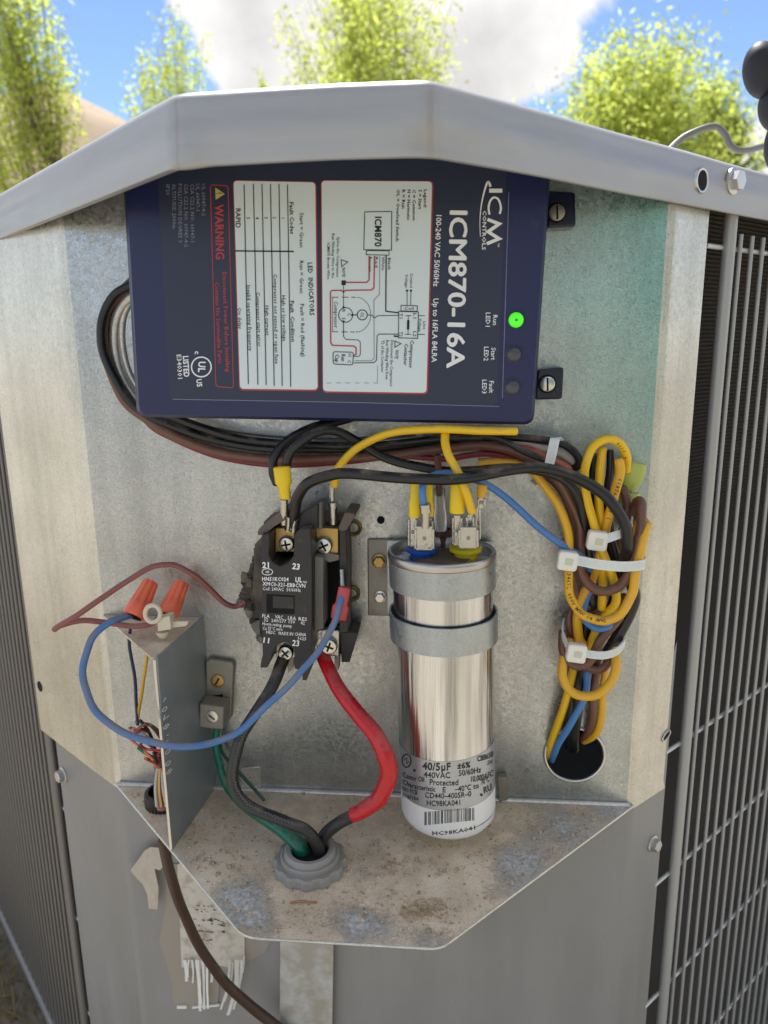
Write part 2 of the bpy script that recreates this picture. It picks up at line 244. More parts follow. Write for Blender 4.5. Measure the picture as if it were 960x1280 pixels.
# the can: streaky bright aluminium
# outdoors
def leafmat(name,c,tc_):
    M=bpy.data.materials.new(name); M.use_nodes=True; t=M.node_tree; t.nodes.clear(); K=t.links.new
    o=N(t,'ShaderNodeOutputMaterial'); d=N(t,'ShaderNodeBsdfDiffuse'); tr=N(t,'ShaderNodeBsdfTranslucent'); mx_=N(t,'ShaderNodeMixShader',inp={0:.65})
    oi=N(t,'ShaderNodeTexCoord'); n=N(t,'ShaderNodeTexNoise',inp={'Scale':1.6,'Detail':3.}); K(oi.outputs['Object'],n.inputs['Vector'])
    n_=N(t,'ShaderNodeTexNoise',inp={'Scale':23.,'Detail':1.}); K(oi.outputs['Object'],n_.inputs['Vector'])
    a=N(t,'ShaderNodeMath',operation='ADD'); K(n.outputs['Fac'],a.inputs[0]); K(n_.outputs['Fac'],a.inputs[1])
    r=N(t,'ShaderNodeMapRange',inp={1:.8,2:1.25,3:.75,4:1.15}); K(a.outputs[0],r.inputs[0])
    for s,cv in ((d,c),(tr,tc_)):
        v=N(t,'ShaderNodeVectorMath',operation='SCALE'); v.inputs[0].default_value=cv; K(r.outputs[0],v.inputs['Scale']); K(v.outputs[0],s.inputs['Color'])
    K(d.outputs[0],mx_.inputs[1]); K(tr.outputs[0],mx_.inputs[2]); K(mx_.outputs[0],o.inputs[0]); return M
LEAF=leafmat('spring_leaves',(.34,.385,.10),(.70,.78,.17)); LEAF2=leafmat('darker_leaves',(.17,.22,.06),(.42,.52,.12))
BARK=mat('grey_bark',(.16,.125,.09),.9,bump=(20,.6,.02))
GRASSM=mat('dry_lawn',(.41,.365,.30),.95,var=(2.6,(.20,.175,.115),.44,.58),bump=(60,.6,.02))
BLADE=leafmat('dry_grass_blades',(.44,.35,.20),(.40,.32,.15))
HILLM=mat('dry_hill',(.40,.29,.20),.95,var=(.05,(.30,.24,.16),.4,.65))
WALLM=mat('beige_stucco',(.55,.43,.29),.9,bump=(40,.2,.005)); ROOFM=mat('tan_roof_tile',(.42,.30,.19),.85); GLASS=mat('window_glass',(.03,.04,.05),.1,0); PADM=mat('concrete_pad',(.36,.34,.31),.9,bump=(60,.5,.004),var=(12,(.28,.26,.23),.4,.6))
# ------------------------------------------------------------------ geometry helpers
class G:
    def __init__(s): s.v=[]; s.f=[]
    def add(s,vs,fs):
        o=len(s.v); s.v+= [tuple(map(float,p)) for p in vs]; s.f+=[tuple(i+o for i in f) for f in fs]; return s
    def box(s,a,b):                        # corners
        x0,y0,z0=a; x1,y1,z1=b
        return s.add([(x0,y0,z0),(x1,y0,z0),(x1,y1,z0),(x0,y1,z0),(x0,y0,z1),(x1,y0,z1),(x1,y1,z1),(x0,y1,z1)],[(3,2,1,0),(4,5,6,7),(0,1,5,4),(1,2,6,5),(2,3,7,6),(3,0,4,7)])
    def obox(s,c,ax,ay,az):                # centre and half axes
        c,ax,ay,az=[np.array(q,float) for q in (c,ax,ay,az)]
        vs=[c+i*ax+j*ay+k*az for k in(-1,1) for i,j in((-1,-1),(1,-1),(1,1),(-1,1))]
        return s.add(vs,[(3,2,1,0),(4,5,6,7),(0,1,5,4),(1,2,6,5),(2,3,7,6),(3,0,4,7)])
    def prism(s,pts,vec):
        n=len(pts); pts=[np.array(p,float) for p in pts]; vec=np.array(vec,float)
        vs=pts+[p+vec for p in pts]
        return s.add(vs,[tuple(range(n)),tuple(range(2*n-1,n-1,-1))]+[(i,i+n,(i+1)%n+n,(i+1)%n) for i in range(n)])
    def ppx(s,px,Y,Yb):                    # outline in photo pixels at front depth Y, extruded straight back to Yb
        return s.prism([P(x,y,Y) for x,y in px],(0,Yb-Y,0))
    def tube(s,pts,r,n=10,cap=True,flat=None,axis=None):
        pts=np.array(pts,float); m_=len(pts); rr=np.full(m_,r) if np.isscalar(r) else np.array(r,float)
        T=np.gradient(pts,axis=0); T/=np.linalg.norm(T,axis=1)[:,None]+1e-12
        vs=[]; 
        if axis is None:
            a=np.array([0,0,1.]) if abs(T[0][2])<.8 else np.array([1.,0,0]); b=np.cross(T[0],a); b/=np.linalg.norm(b)
        for i in range(m_):
            if axis is not None: b=np.cross(T[i],np.array(axis,float)); b/=np.linalg.norm(b)+1e-12
            else: b=b-T[i]*(b@T[i]); b/=np.linalg.norm(b)+1e-12
            c=np.cross(T[i],b)
            for k in range(n):
                t=2*math.pi*k/n
                if flat: 
                    q=[(1,1),(-1,1),(-1,-1),(1,-1)][k]; vs.append(pts[i]+b*q[0]*flat[0]+c*q[1]*flat[1])
                else: vs.append(pts[i]+rr[i]*(math.cos(t)*b+math.sin(t)*c))
        fs=[(i*n+k,i*n+(k+1)%n,(i+1)*n+(k+1)%n,(i+1)*n+k) for i in range(m_-1) for k in range(n)]
        if cap: fs+=[tuple(range(n-1,-1,-1)),tuple((m_-1)*n+k for k in range(n))]
        return s.add(vs,fs)
    def lathe(s,prof,o,ax=(0,0,1),n=32,sx=(1,0,0),a0=0,close=True,ell=1.):
        o=np.array(o,float); ax=np.array(ax,float); ax/=np.linalg.norm(ax)
        e=np.array(sx,float); e=e-ax*(e@ax)
        if np.linalg.norm(e)<1e-6: e=np.array([0,1.,0]); e=e-ax*(e@ax)
        e/=np.linalg.norm(e); g=np.cross(ax,e); m_=len(prof)
        vs=[o+ax*z+r*(math.cos(2*math.pi*k/n)*e+ell*math.sin(2*math.pi*k/n)*g) for r,z in prof for k in range(n)]
        fs=[(i*n+k,i*n+(k+1)%n,(i+1)*n+(k+1)%n,(i+1)*n+k) for i in range(m_-1) for k in range(n)]
        if close: fs+=[tuple(range(n-1,-1,-1)),tuple((m_-1)*n+k for k in range(n))]
        return s.add(vs,fs)
def cr(pts,k=8):                           # Catmull-Rom
    p=np.array(pts,float); p=np.vstack([2*p[0]-p[1],p,2*p[-1]-p[-2]]); o=[]
    for i in range(1,len(p)-2):
        for j in range(k):
            t=j/k; a,b,c,d=p[i-1],p[i],p[i+1],p[i+2]
            o.append(.5*((2*b)+(-a+c)*t+(2*a-5*b+4*c-d)*t*t+(-a+3*b-3*c+d)*t**3))
    o.append(p[-2]); return np.array(o)
def build(name,g,mt,parent=None,smooth=None,bev=0,kind=None,label=None):
    root=np.array(parent.get('_o',(0,0,0))) if parent is not None else None
    v=np.array(g.v)
    if parent is None: root=v.mean(0)
    me=bpy.data.meshes.new(name); me.from_pydata((v-root).tolist(),[],g.f); me.materials.append(mt); me.update()
    if smooth is not None:
        me.polygons.foreach_set('use_smooth',[True]*len(me.polygons)); me.set_sharp_from_angle(angle=math.radians(smooth))
    o=bpy.data.objects.new(name,me); COL.objects.link(o)
    if parent is not None: o.parent=parent
    else: o.location=root
    o['_o']=tuple(root.tolist()) if parent is None else tuple(parent['_o'])
    if bev:
        b=o.modifiers.new('bevel','BEVEL'); b.width=bev; b.segments=2; b.limit_method='ANGLE'; b.angle_limit=math.radians(40); b.harden_normals=False
    if kind: o['kind']=kind
    if label: o['label']=label
    return o
def thing(name,label,cat,loc,group=None):
    o=bpy.data.objects.new(name,None); COL.objects.link(o); o.location=tuple(map(float,loc)); o['_o']=tuple(map(float,loc)); o.empty_display_size=.01
    o['label']=label; o['category']=cat
    if group: o['group']=group
    return o
def tag(o,label,cat,group=None,kind=None):
    o['label']=label; o['category']=cat
    if group: o['group']=group
    if kind: o['kind']=kind
    return o
def textg(g,s,S0,E0,h,mapf,bold=0.,lean=0.):
    """lettering: centre line from S0 to E0 (pixels), cap height h; mapf puts a pixel on the surface"""
    c=bpy.data.curves.new('t','FONT'); c.body=s; c.size=1; c.resolution_u=1 if h<6 else 3; c.offset=(bold+.010)*.9; c.space_character=1.0+(5*c.offset if h>12 else 2.2*c.offset if bold>.01 else .02); c.fill_mode='FRONT'
    ob=bpy.data.objects.new('t',c); me=ob.to_mesh()
    v=np.array([q.co[:] for q in me.vertices]); f=[tuple(p.vertices) for p in me.polygons]
    ob.to_mesh_clear(); bpy.data.objects.remove(ob); bpy.data.curves.remove(c)
    if len(v)==0: return
    x0,x1=v[:,0].min(),v[:,0].max(); S0=np.array(S0,float); E0=np.array(E0,float); d=E0-S0; Ln=np.linalg.norm(d); d/=Ln; n=np.array([d[1],-d[0]])
    if len(s)==1:
        w1=(x1-x0)*h/.69; mid=(S0+E0)/2; S0=mid-d*w1/2; Ln=w1
    q=[S0+d*((a-x0)/(x1-x0)*Ln)+n*((b-.345)/.69*h)+d*lean*(b-.345)/.69*h for a,b,_ in v]
    g.add([mapf(*p) for p in q],f)
def lineg(g,pts,w,mapf,closed=False):
    """a printed line: one mitred strip, no overlapping faces"""
    p=[np.array(q,float) for q in pts]; q=[p[0]]
    for a in p[1:]:
        if np.linalg.norm(a-q[-1])>.05: q.append(a)
    if closed and np.linalg.norm(q[0]-q[-1])<.05: q=q[:-1]
    n=len(q)
    if n<2: return
    vs=[]
    for i in range(n):
        if closed: a,b=q[i]-q[i-1],q[(i+1)%n]-q[i]
        else: a=q[i]-q[i-1] if i else q[1]-q[0]; b=q[i+1]-q[i] if i<n-1 else a
        a=a/np.linalg.norm(a); b=b/np.linalg.norm(b); na,nb=np.array([-a[1],a[0]]),np.array([-b[1],b[0]]); m_=na+nb; l=np.linalg.norm(m_)
        m_=na if l<.2 else m_/l; k=min(1/max(.25,abs(m_@na)),2.2)*w/2
        vs+=[mapf(*(q[i]-m_*k)),mapf(*(q[i]+m_*k))]
    g.add(vs,[(2*i,2*((i+1)%n),2*((i+1)%n)+1,2*i+1) for i in range(n if closed else n-1)])
def circ(cx_,cy_,rx,ry=None,n=20,a0=0,a1=360):
    ry=ry or rx; return [(cx_+rx*math.cos(math.radians(a0+(a1-a0)*i/n)),cy_+ry*math.sin(math.radians(a0+(a1-a0)*i/n))) for i in range(n+(a1-a0<360))]
def rrect(q,r,n=4):                         # rounded quad in pixels
    q=[np.array(p,float) for p in q]; o=[]
    for i in range(4):
        a,b,c=q[i-1],q[i],q[(i+1)%4]; u=(a-b)/np.linalg.norm(a-b); v=(c-b)/np.linalg.norm(c-b)
        for k in range(n+1):
            t=k/n; p0=b+u*r; p2=b+v*r; o.append(tuple((1-t)**2*p0+2*t*(1-t)*b+t*t*p2))
    return o
def wire(name,label,pts,wpx,mt,cat='wire',group=None,n=12,parent=None,k=7):
    """a wire through photo pixels (x, y, depth, optional width)"""
    p=[P(a[0],a[1],a[2]) for a in pts]; ws=[(a[3] if len(a)>3 else wpx)*np.linalg.norm(q-CAM)/FPX/2*.97 for a,q in zip(pts,p)]
    c=cr(p,k); q_=np.linspace(0,len(p)-1,len(c)); env=np.clip(np.minimum(q_,q_[-1]-q_),0,1)
    c=c+np.stack([sum(RNG.normal()*.00012*np.sin(q_*f_+RNG.uniform(0,6.3)) for f_ in (1.3,2.4,4.1)) for _ in range(3)],1)*env[:,None]; w=np.interp(np.linspace(0,len(p)-1,len(c)),range(len(p)),ws)
    tt=(c[-1]-c[-2])/np.linalg.norm(c[-1]-c[-2]); t0=(c[0]-c[1])/np.linalg.norm(c[0]-c[1])
    c=np.vstack([c[0]+t0*w[0]*.5,c[0]+t0*w[0]*.3,c,c[-1]+tt*w[-1]*.3,c[-1]+tt*w[-1]*.5]); w=np.concatenate([[w[0]*.5,w[0]*.85],w,[w[-1]*.85,w[-1]*.5]])
    g=G().tube(c,w,n); o=build(name,g,mt,parent,smooth=60)
    if parent is None: tag(o,label,cat,group)
    elif label: o['label']=label
    return o
def screwhead(parent,c,r,h,mt,kind='cross',ax=(0,-1,0),name='screw',rot=20,washer=0,label=None):
    """pan or hex head pointing along ax"""
    c=np.array(c,float); ax=np.array(ax,float); ax/=np.linalg.norm(ax); g=G()
    if kind=='hex':
        g.lathe([(r*1.3,0),(r*1.3,h*.2),(r*1.2,h*.25)],c,ax,24)
        g.lathe([(r,h*.25),(r,h*.9),(r*.86,h)],c,ax,6)
    else:
        if washer: g.lathe([(r*washer,0),(r*washer,h*.2)],c,ax,24)
        g.lathe([(r,h*.1),(r,h*.6),(r*.85,h*.9),(r*.5,h)],c,ax,28)
    o=build(name,g,mt,parent,smooth=35,label=label)
    if kind!='hex':
        e=np.cross(ax,(0,0,1.)); e/=np.linalg.norm(e); f=np.cross(ax,e); t=math.radians(rot)
        a=math.cos(t)*e+math.sin(t)*f; b=-math.sin(t)*e+math.cos(t)*f; gg=G(); top=c+ax*(h*1.0)
        gg.obox(top,a*r*.6,b*r*.12,ax*r*.03)
        if kind=='cross': gg.obox(top+ax*r*.003,b*r*.6,a*r*.12,ax*r*.03)
        s=build('drive_slot',gg,DARKIN,o if parent is not None and parent.parent is None else parent)
        if s.parent is o: pass
    return o
# ================================================================== SETTING
def sheet(name,mt,x0,x1,y0,y1,nx,ny,zf,kind='structure'):
    g=G(); xs=np.linspace(x0,x1,nx); ys=np.linspace(y0,y1,ny)
    g.add([(x,y,zf(x,y)) for y in ys for x in xs],[(j*nx+i,j*nx+i+1,(j+1)*nx+i+1,(j+1)*nx+i) for j in range(ny-1) for i in range(nx-1)])
    o=build(name,g,mt,None,smooth=180); o['kind']=kind; return o
sheet('ground',GRASSM,-900,900,-900,900,3,3,lambda x,y:GZ)
def hz(x,y):
    d=abs(x+120)/70; return GZ+60*math.exp(-d*d)*math.exp(-((y-230)/60)**2)+16*math.exp(-((y-260)/50)**2)*(1+.3*math.sin(x*.03))+1.5*math.sin(x*.2)*math.sin(y*.17)-1
sheet('hill',HILLM,-500,500,120,380,140,50,hz)
g=G()                                       # dry grass near the pad
pts=[]
for i in range(26000):
    x=RNG.uniform(-2.0,-.1); y=RNG.uniform(-.2,1.6)
    if x+y>-.20 : continue
    h=RNG.uniform(.015,.055); a=RNG.uniform(0,2*math.pi); le=RNG.uniform(0,.04); w=.0022
    ex,ey=math.cos(a),math.sin(a); b=RNG.uniform(0,6.28)
    g.add([(x-ex*w,y-ey*w,GZ),(x+ex*w,y+ey*w,GZ),(x+le*math.cos(b),y+le*math.sin(b),GZ+h)],[(0,1,2)])
go=build('grass',g,BLADE); tag(go,'dry straw coloured grass growing beside the condenser base','grass',kind='stuff')
# ------------------------------------------------------------------ trees
def leaves(cent,size):
    n=len(cent); a=RNG.normal(size=(n,3)); a/=np.linalg.norm(a,axis=1)[:,None]; b=RNG.normal(size=(n,3)); b-=a*(a*b).sum(1)[:,None]; b/=np.linalg.norm(b,axis=1)[:,None]
    s=size*RNG.uniform(.6,1.3,(n,1)); v=np.stack([cent-a*s,cent+b*s*.38,cent+a*s,cent-b*s*.38],1).reshape(-1,3)
    return v,[(4*i,4*i+1,4*i+2,4*i+3) for i in range(n)]
def tree(label,px,dist,ptop,hw,nshoot,shape='round',lf=None,lsize=.045,dens=1.,low=.25):
    lf=lf or LEAF
    q=P(px,ptop,dist); bx,by,top=q[0],dist,q[2]; spread=hw*(dist+.45)/FPX*1.05
    r=thing('tree',label,'tree',(bx,by,GZ),'trees behind the condenser')
    H=top-GZ; tg=G(); path=[(bx,by,GZ-.05)]
    for i in range(1,7): path.append((bx+RNG.normal()*.03*i,by+RNG.normal()*.03*i,GZ+H*.78*i/6))
    c=cr(path,4); tg.tube(c,np.linspace(.018*H*.5+.03,.005,len(c)),8); build('trunk',tg,BARK,r,smooth=60)
    bgm=G(); C_=[]
    for i in range(nshoot):
        t=RNG.uniform(low,1)**.8; a=RNG.uniform(0,2*math.pi); u_=math.sqrt(RNG.uniform(.05,1))
        if shape=='round': rad=spread*math.sqrt(max(.04,1-(max(0,t-.62)/.40)**2))
        else: rad=spread*min(1,(1.03-t)/.22+.06)
        rad*=u_*RNG.uniform(.8,1.12)
        tip=np.array([bx+rad*math.cos(a),by+rad*math.sin(a),GZ+H*(t+RNG.uniform(-.02,.03))])
        base=np.array(c[int(max(.1,min(.98,t-.22))*(len(c)-1))]); mid=base*.45+tip*.55+np.array([0,0,-.03*H]); sp=cr([base,mid,tip],6)
        bgm.tube(sp,np.linspace(.008,.002,len(sp)),4,cap=False)
        nl=int(dens*RNG.uniform(90,170)); u=RNG.uniform(.3,1.0,nl)**.7; q=np.array([sp[min(len(sp)-1,int(x*(len(sp)-1)))] for x in u])
        k_=spread*.13+.02
        C_.append(q+RNG.uniform(-1.5,1.5,size=(nl,3))*np.array([k_,k_,k_*1.4])*RNG.uniform(.3,1,(nl,1)))
    build('branches',bgm,BARK,r,smooth=60)
    v,f=leaves(np.vstack(C_),lsize); lg=G(); lg.v=[tuple(x) for x in v.tolist()]; lg.f=f
    o=build('crown',lg,lf,r); return r
tree('leafy yellow green tree at the far left, above the left corner of the lid',0,7.5,-90,84,85,lsize=.034,dens=.75,low=.5)
tree('small slim tree seen above the left bend of the lid',213,14.,8,66,60,'cone',lsize=.045,dens=.8,low=.5)
tree('tall green tree rising over the middle of the lid',465,11.,-70,118,180,lsize=.04,low=.4,dens=1.1)
tree('broad round yellow green tree above the right slope of the lid',798,9.5,48,135,240,lsize=.036,low=.4,dens=1.15)
tree('low hazy tree just showing between the left and middle trees',328,22.,82,22,40,'cone',lsize=.08,dens=.6,low=.5)
tree('darker low tree behind the bent guard wire on the right',905,12.,95,55,90,lf=LEAF2,lsize=.05,low=.4)
for i,(x,y,h) in enumerate([(5.5,-7,4.2),(8,-4,4.8),(2.4,-9,4.4)]):     # unseen shrubs, added only to be mirrored in the bare metal
    r=thing('shrub',['middle','right hand','left hand'][i]+' unseen green shrub added across the lawn for its reflection in the panel','shrub',(x,y,GZ),'unseen shrubs added for reflections')
    q=RNG.normal(size=(9000,3)); q/=np.linalg.norm(q,axis=1)[:,None]; q*=RNG.uniform(.55,1,(9000,1))**.4
    q=q*np.array([1.7,1.5,h*.5])+np.array([x,y,GZ+h*.5]); v,f=leaves(q,.09); lg=G(); lg.v=[tuple(k) for k in v.tolist()]; lg.f=f; build('unseen_foliage',lg,LEAF2,r)
    build('stem',G().tube([(x,y,GZ-.05),(x,y,GZ+h*.5)],.06,6),BARK,r)
# house far right
hr=thing('house','low beige house with a tan roof at the right edge behind the trees','house',(9.2,13.5,GZ))
build('wall',G().box((8.2,12.5,GZ),(16,20,GZ+3.3)),WALLM,hr)
build('roof',G().prism([(7.5,12,GZ+3.3),(16.7,12,GZ+3.3),(14.2,16.2,GZ+4.75),(10.0,16.2,GZ+4.75)],(0,0,.12)).prism([(7.5,12,GZ+3.3),(10.,16.2,GZ+4.75),(7.5,20.5,GZ+3.3)],(0,0,.12)),ROOFM,hr)
w_=build('window',G().box((10.2,12.44,GZ+1.1),(11.6,12.5,GZ+2.3)),WALLM,hr); build('pane',G().box((10.3,12.42,GZ+1.2),(11.5,12.45,GZ+2.2)),GLASS,w_)
# ================================================================== CONDENSER UNIT
ac=thing('air_conditioner','grey outdoor condenser unit with its corner control panel opened','air conditioner',(0,.45,GZ))
XL,XR,PB=-.1865,.166,-.3055
th=math.radians(38); dL=np.array([-math.cos(th),math.sin(th),0]); nLw=(math.sin(th),math.cos(th),0)
def WL(x,y,off=0.): return PL(x,y,(XL,off,0),nLw)
def WR_(x,y,off=0.): return PL(x,y,(XR,off,0),(1,-1,0))
ZT=.089
# centre sheet with the cable hole
hc=P(718,943,0); HR=.0187; ang=sorted(set([round(2*math.pi*i/56,5) for i in range(56)]+[round(math.atan2(z-hc[2],x-hc[0])%(2*math.pi),5) for x in(XL+.004,XR-.004) for z in(PB,ZT)]))
g=G(); inner=[(hc[0]+HR*math.cos(a),0,hc[2]+HR*math.sin(a)) for a in ang]; outer=[]
for a in ang:
    c,s=math.cos(a),math.sin(a); t=min([(v-h)/d for v,h,d in((XL+.004,hc[0],c),(XR-.004,hc[0],c),(PB,hc[2],s),(ZT,hc[2],s)) if abs(d)>1e-9 and (v-h)/d>0]); outer.append((hc[0]+t*c,0,hc[2]+t*s))
n=len(ang); g.add(inner+outer,[(i,(i+1)%n,(i+1)%n+n,i+n) for i in range(n)])
g.add([(p[0],.0012,p[2]) for p in inner]+inner,[(i,(i+1)%n,(i+1)%n+n,i+n) for i in range(n)])
build('control_panel',g,GALV,ac,smooth=40)
# rolled bends at the creases and the two wings
def wing(outer_top,pts,X0,mt,name,dirv,rb=.004,off=0.):
    g=G(); d=np.array(dirv,float); n=8; vs=[]
    # bend arc from the panel plane into the wing
    arc=[]
    for i in range(n+1):
        t=i/n; arc.append(np.array([X0,off,0])*(1)+ (np.array([(-1 if X0>0 else 1)*rb,0,0])*(1-t)**2+d*rb*t*t))
    for z in (ZT if off<=0 else -.285, PB if off<=0 else -.765):
        vs+= [p+np.array([0,0,z]) for p in arc]
    g.add(vs,[(i,i+1,i+n+2,i+n+1) for i in range(n)])
    g.add(pts,[tuple(range(len(pts)))])
    return build(name,g,mt,ac,smooth=70)
def foot(X0,z,d,rb=.004,off=0.): return np.array([X0,off,0])+np.array(d)*rb+np.array([0,0,z])
lt=WL(2,442); lo=lt-np.array([0,0,lt[2]-ZT]); lb=WL(51,912); lc=WL(115,962)
lo2=np.array([lb[0],lb[1],ZT])
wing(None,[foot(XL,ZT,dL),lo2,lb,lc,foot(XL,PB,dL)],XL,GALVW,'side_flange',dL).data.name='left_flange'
dR=np.array([.7071,.7071,0]); ro=WR_(884,300); rb1=WR_(841,966); rb2=WR_(831,985)
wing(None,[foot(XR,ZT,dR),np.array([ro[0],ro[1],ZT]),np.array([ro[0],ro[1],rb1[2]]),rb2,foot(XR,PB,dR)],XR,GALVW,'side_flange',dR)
# lower painted corner post, 3 mm behind
LO=.003
g=G().box((XL+.004,LO,-.765),(XR-.004,LO+.0012,-.296)); build('corner_post',g,GREY,ac)
pe=WL(70,930,LO); pe=np.array([pe[0],pe[1],0]); wing(None,[foot(XL,-.285,dL,off=LO),pe+[0,0,-.2],pe+[0,0,-.765],foot(XL,-.765,dL,off=LO)],XL,GREY,'post_flange',dL,off=LO)
qe=WR_(830,1000,LO); qe=np.array([qe[0],qe[1],0]); wing(None,[foot(XR,-.285,dR,off=LO),qe+[0,0,-.2],qe+[0,0,-.765],foot(XR,-.765,dR,off=LO)],XR,GREY,'post_flange',dR,off=LO)
# hole rim
g=G(); a=np.linspace(0,2*math.pi,49); g.tube([(hc[0]+(HR+.0004)*math.cos(t),-.0006,hc[2]+(HR+.0004)*math.sin(t)) for t in a],.0011,8,cap=False); build('hole_rim',g,ZINC,ac,smooth=60)
# shelf
fl=[np.array([XL,0,SHZ]),PZ(305,1170,SHZ),PZ(550,1188,SHZ),np.array([XR+.0005,0,SHZ])]
yf=-.1285; A_=np.array([XL+.1265,yf,SHZ]); B_=np.array([XR-.1245,yf,SHZ])
def rnd(a,b,c,r,k=5):
    u=(a-b)/np.linalg.norm(a-b); v=(c-b)/np.linalg.norm(c-b); return [(1-t)**2*(b+u*r)+2*t*(1-t)*b+t*t*(b+v*r) for t in np.linspace(0,1,k)]
outl=[fl[0]]+rnd(fl[0],A_,B_,.008)+rnd(A_,B_,fl[3],.006)+[fl[3]]
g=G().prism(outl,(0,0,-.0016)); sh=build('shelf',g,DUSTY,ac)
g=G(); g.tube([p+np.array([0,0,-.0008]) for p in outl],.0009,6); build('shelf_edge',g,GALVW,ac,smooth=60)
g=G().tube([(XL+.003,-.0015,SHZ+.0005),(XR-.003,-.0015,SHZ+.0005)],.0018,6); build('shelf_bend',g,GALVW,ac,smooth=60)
# lid: swept skirt round the footprint, top sheet
YF=-.14; poly=[(-.0635,YF),(.037,YF),(.037+.56,YF+.56),(-.0133,YF+1.16),(-.0635-.56,YF+.56)]
loop=[]; PN=len(poly)
for i in range(PN):
    a,b,c=[np.array(poly[(i+k)%PN]) for k in(-1,0,1)]; u=(a-b)/np.linalg.norm(a-b); v=(c-b)/np.linalg.norm(c-b); r=.006
    cor=[(1-t)**2*(b+u*r)+2*t*(1-t)*b+t*t*(b+v*r) for t in np.linspace(0,1,6)]; loop+=cor
    st=b+v*r; en=c-v*r
    for t in np.linspace(0,1,26)[1:-1]: loop.append(st+(en-st)*t)
loop=np.array(loop); nl=len(loop); tn=np.roll(loop,-1,0)-np.roll(loop,1,0); tn/=np.linalg.norm(tn,axis=1)[:,None]; on=np.stack([tn[:,1],-tn[:,0]],1)
prof=[(-.006,.0668),(-.0008,.0652),(.0002,.0656),(.0008,.0680),(.0002,.0740),(.0006,.0752),(.0004,.0810),(-.0002,.0822),(.0000,.0880),(-.0006,.0905),(-.0022,.0922),(-.0045,.0930),(-.02,.0932)]
g=G(); vs=[]
for i in range(nl):
    x,y=loop[i]
    for j,(o_,z) in enumerate(prof):
        w=.0003*math.sin(x*37+y*21+j*.2)*(1 if z<.088 else .4)
        dl=math.exp(-((x+.0585)/.006)**2-((z-.069)/.006)**2)*(y<-.1); dr=math.exp(-((x-.037)/.006)**2-((z-.068)/.008)**2)*(y<-.1)
        q=loop[i]+on[i]*(o_+w+.0022*dl-.0015*dr); vs.append((q[0],q[1],z+(.0018 if x>0 else .0018*(x+.0635)/.0635 if x>-.0635 else 0)*(1 if z<.2 else 0)*.6+.00012*math.sin(x*50+y*30)-.0015*dl))
m_=len(prof); g.add(vs,[(i*m_+j,i*m_+j+1,((i+1)%nl)*m_+j+1,((i+1)%nl)*m_+j) for i in range(nl) for j in range(m_-1)])
g.add([vs[i*m_+m_-1] for i in range(nl)],[tuple(range(nl))])
build('lid',g,LIDM,ac,smooth=50)
# lid screw, empty hole
nR=np.array([.7071,-.7071,0]); pR0=(.037,YF,0)
c=PL(914,227,pR0,nR); screwhead(ac,c+nR*.0005,.0056,.006,ZINC,'hex',nR,'lid_screw')
c=PL(875,226,pR0,nR)+nR*.0009; o=build('screw_hole',G().lathe([(.0058,0),(.0058,.0004)],c,nR,24),DARKIN,ac)
a=np.linspace(0,2*math.pi,33); e1=np.array([.7071,.7071,0]); g=G(); g.tube([c+.0058*math.cos(t)*e1+.0058*math.sin(t)*np.array([0,0,1]) for t in a],.0009,6,cap=False); g.tube([c-nR*.001+e1*-.003+.0035*math.cos(t)*e1+.0045*math.sin(t)*np.array([0,0,1]) for t in a],.0012,6,cap=False); build('clip_nut',g,ZINC,o if False else ac,smooth=60)
# coils (corrugated fin packs) and base
def coil(p0,d,nrm,name):
    g=G(); d=np.array(d,float); nrm=np.array(nrm,float); n=330; vs=[]; z=np.linspace(-.755,.09,2*n)
    for i,zz in enumerate(z):
        off=nrm*(.0 if i%2 else -.0022)
        vs+=[np.array(p0)+off+[0,0,zz],np.array(p0)+off+d*.78+[0,0,zz]]
    g.add(vs,[(2*i,2*i+1,2*i+3,2*i+2) for i in range(2*n-1)]); return build(name,g,COIL,ac,kind='stuff')
d45R=np.array([.7071,.7071,0]); d45L=np.array([-.7071,.7071,0]); nrR=np.array([.7071,-.7071,0]); nrL=np.array([-.7071,-.7071,0])
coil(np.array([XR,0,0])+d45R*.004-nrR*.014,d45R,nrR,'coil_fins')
tubeR0=(WR_(868,800)); tubeR=np.array([tubeR0[0],tubeR0[1],0])
# left guard plane: through the wing outer edge, running back at 45 degrees
pLg=np.array([lb[0],lb[1],0])+np.array([.008,.003,0])
def GL(x,y): return PL(x,y,pLg,(1,1,0))
tl=GL(64,928); tubeL=np.array([tl[0],tl[1],0]); 
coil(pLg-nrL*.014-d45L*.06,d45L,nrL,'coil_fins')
g=G(); bk=[np.array([XR,0,0])+d45R*.80-nrR*.016,np.array([-.0133,.99,0]),pLg-nrL*.014+d45L*.72,pLg-nrL*.016-d45L*.06,np.array([XL+.01,.012,0])]
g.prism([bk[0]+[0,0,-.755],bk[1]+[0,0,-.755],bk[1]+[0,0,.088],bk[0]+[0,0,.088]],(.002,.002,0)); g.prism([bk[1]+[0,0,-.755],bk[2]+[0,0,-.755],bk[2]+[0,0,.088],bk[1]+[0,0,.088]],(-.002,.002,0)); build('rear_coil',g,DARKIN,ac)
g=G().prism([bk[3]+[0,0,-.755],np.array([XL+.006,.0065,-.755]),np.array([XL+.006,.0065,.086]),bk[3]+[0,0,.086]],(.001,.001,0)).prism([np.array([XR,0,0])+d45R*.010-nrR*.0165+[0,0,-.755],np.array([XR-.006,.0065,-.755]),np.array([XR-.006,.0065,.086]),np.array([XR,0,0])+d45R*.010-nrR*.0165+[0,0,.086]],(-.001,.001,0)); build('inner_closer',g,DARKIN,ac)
g=G().lathe([(.001,0),(.085,0),(.095,.02),(.095,.36),(.07,.42),(.001,.44)],(0,.42,-.755),n=40); build('compressor',g,RUBK,ac,smooth=60)
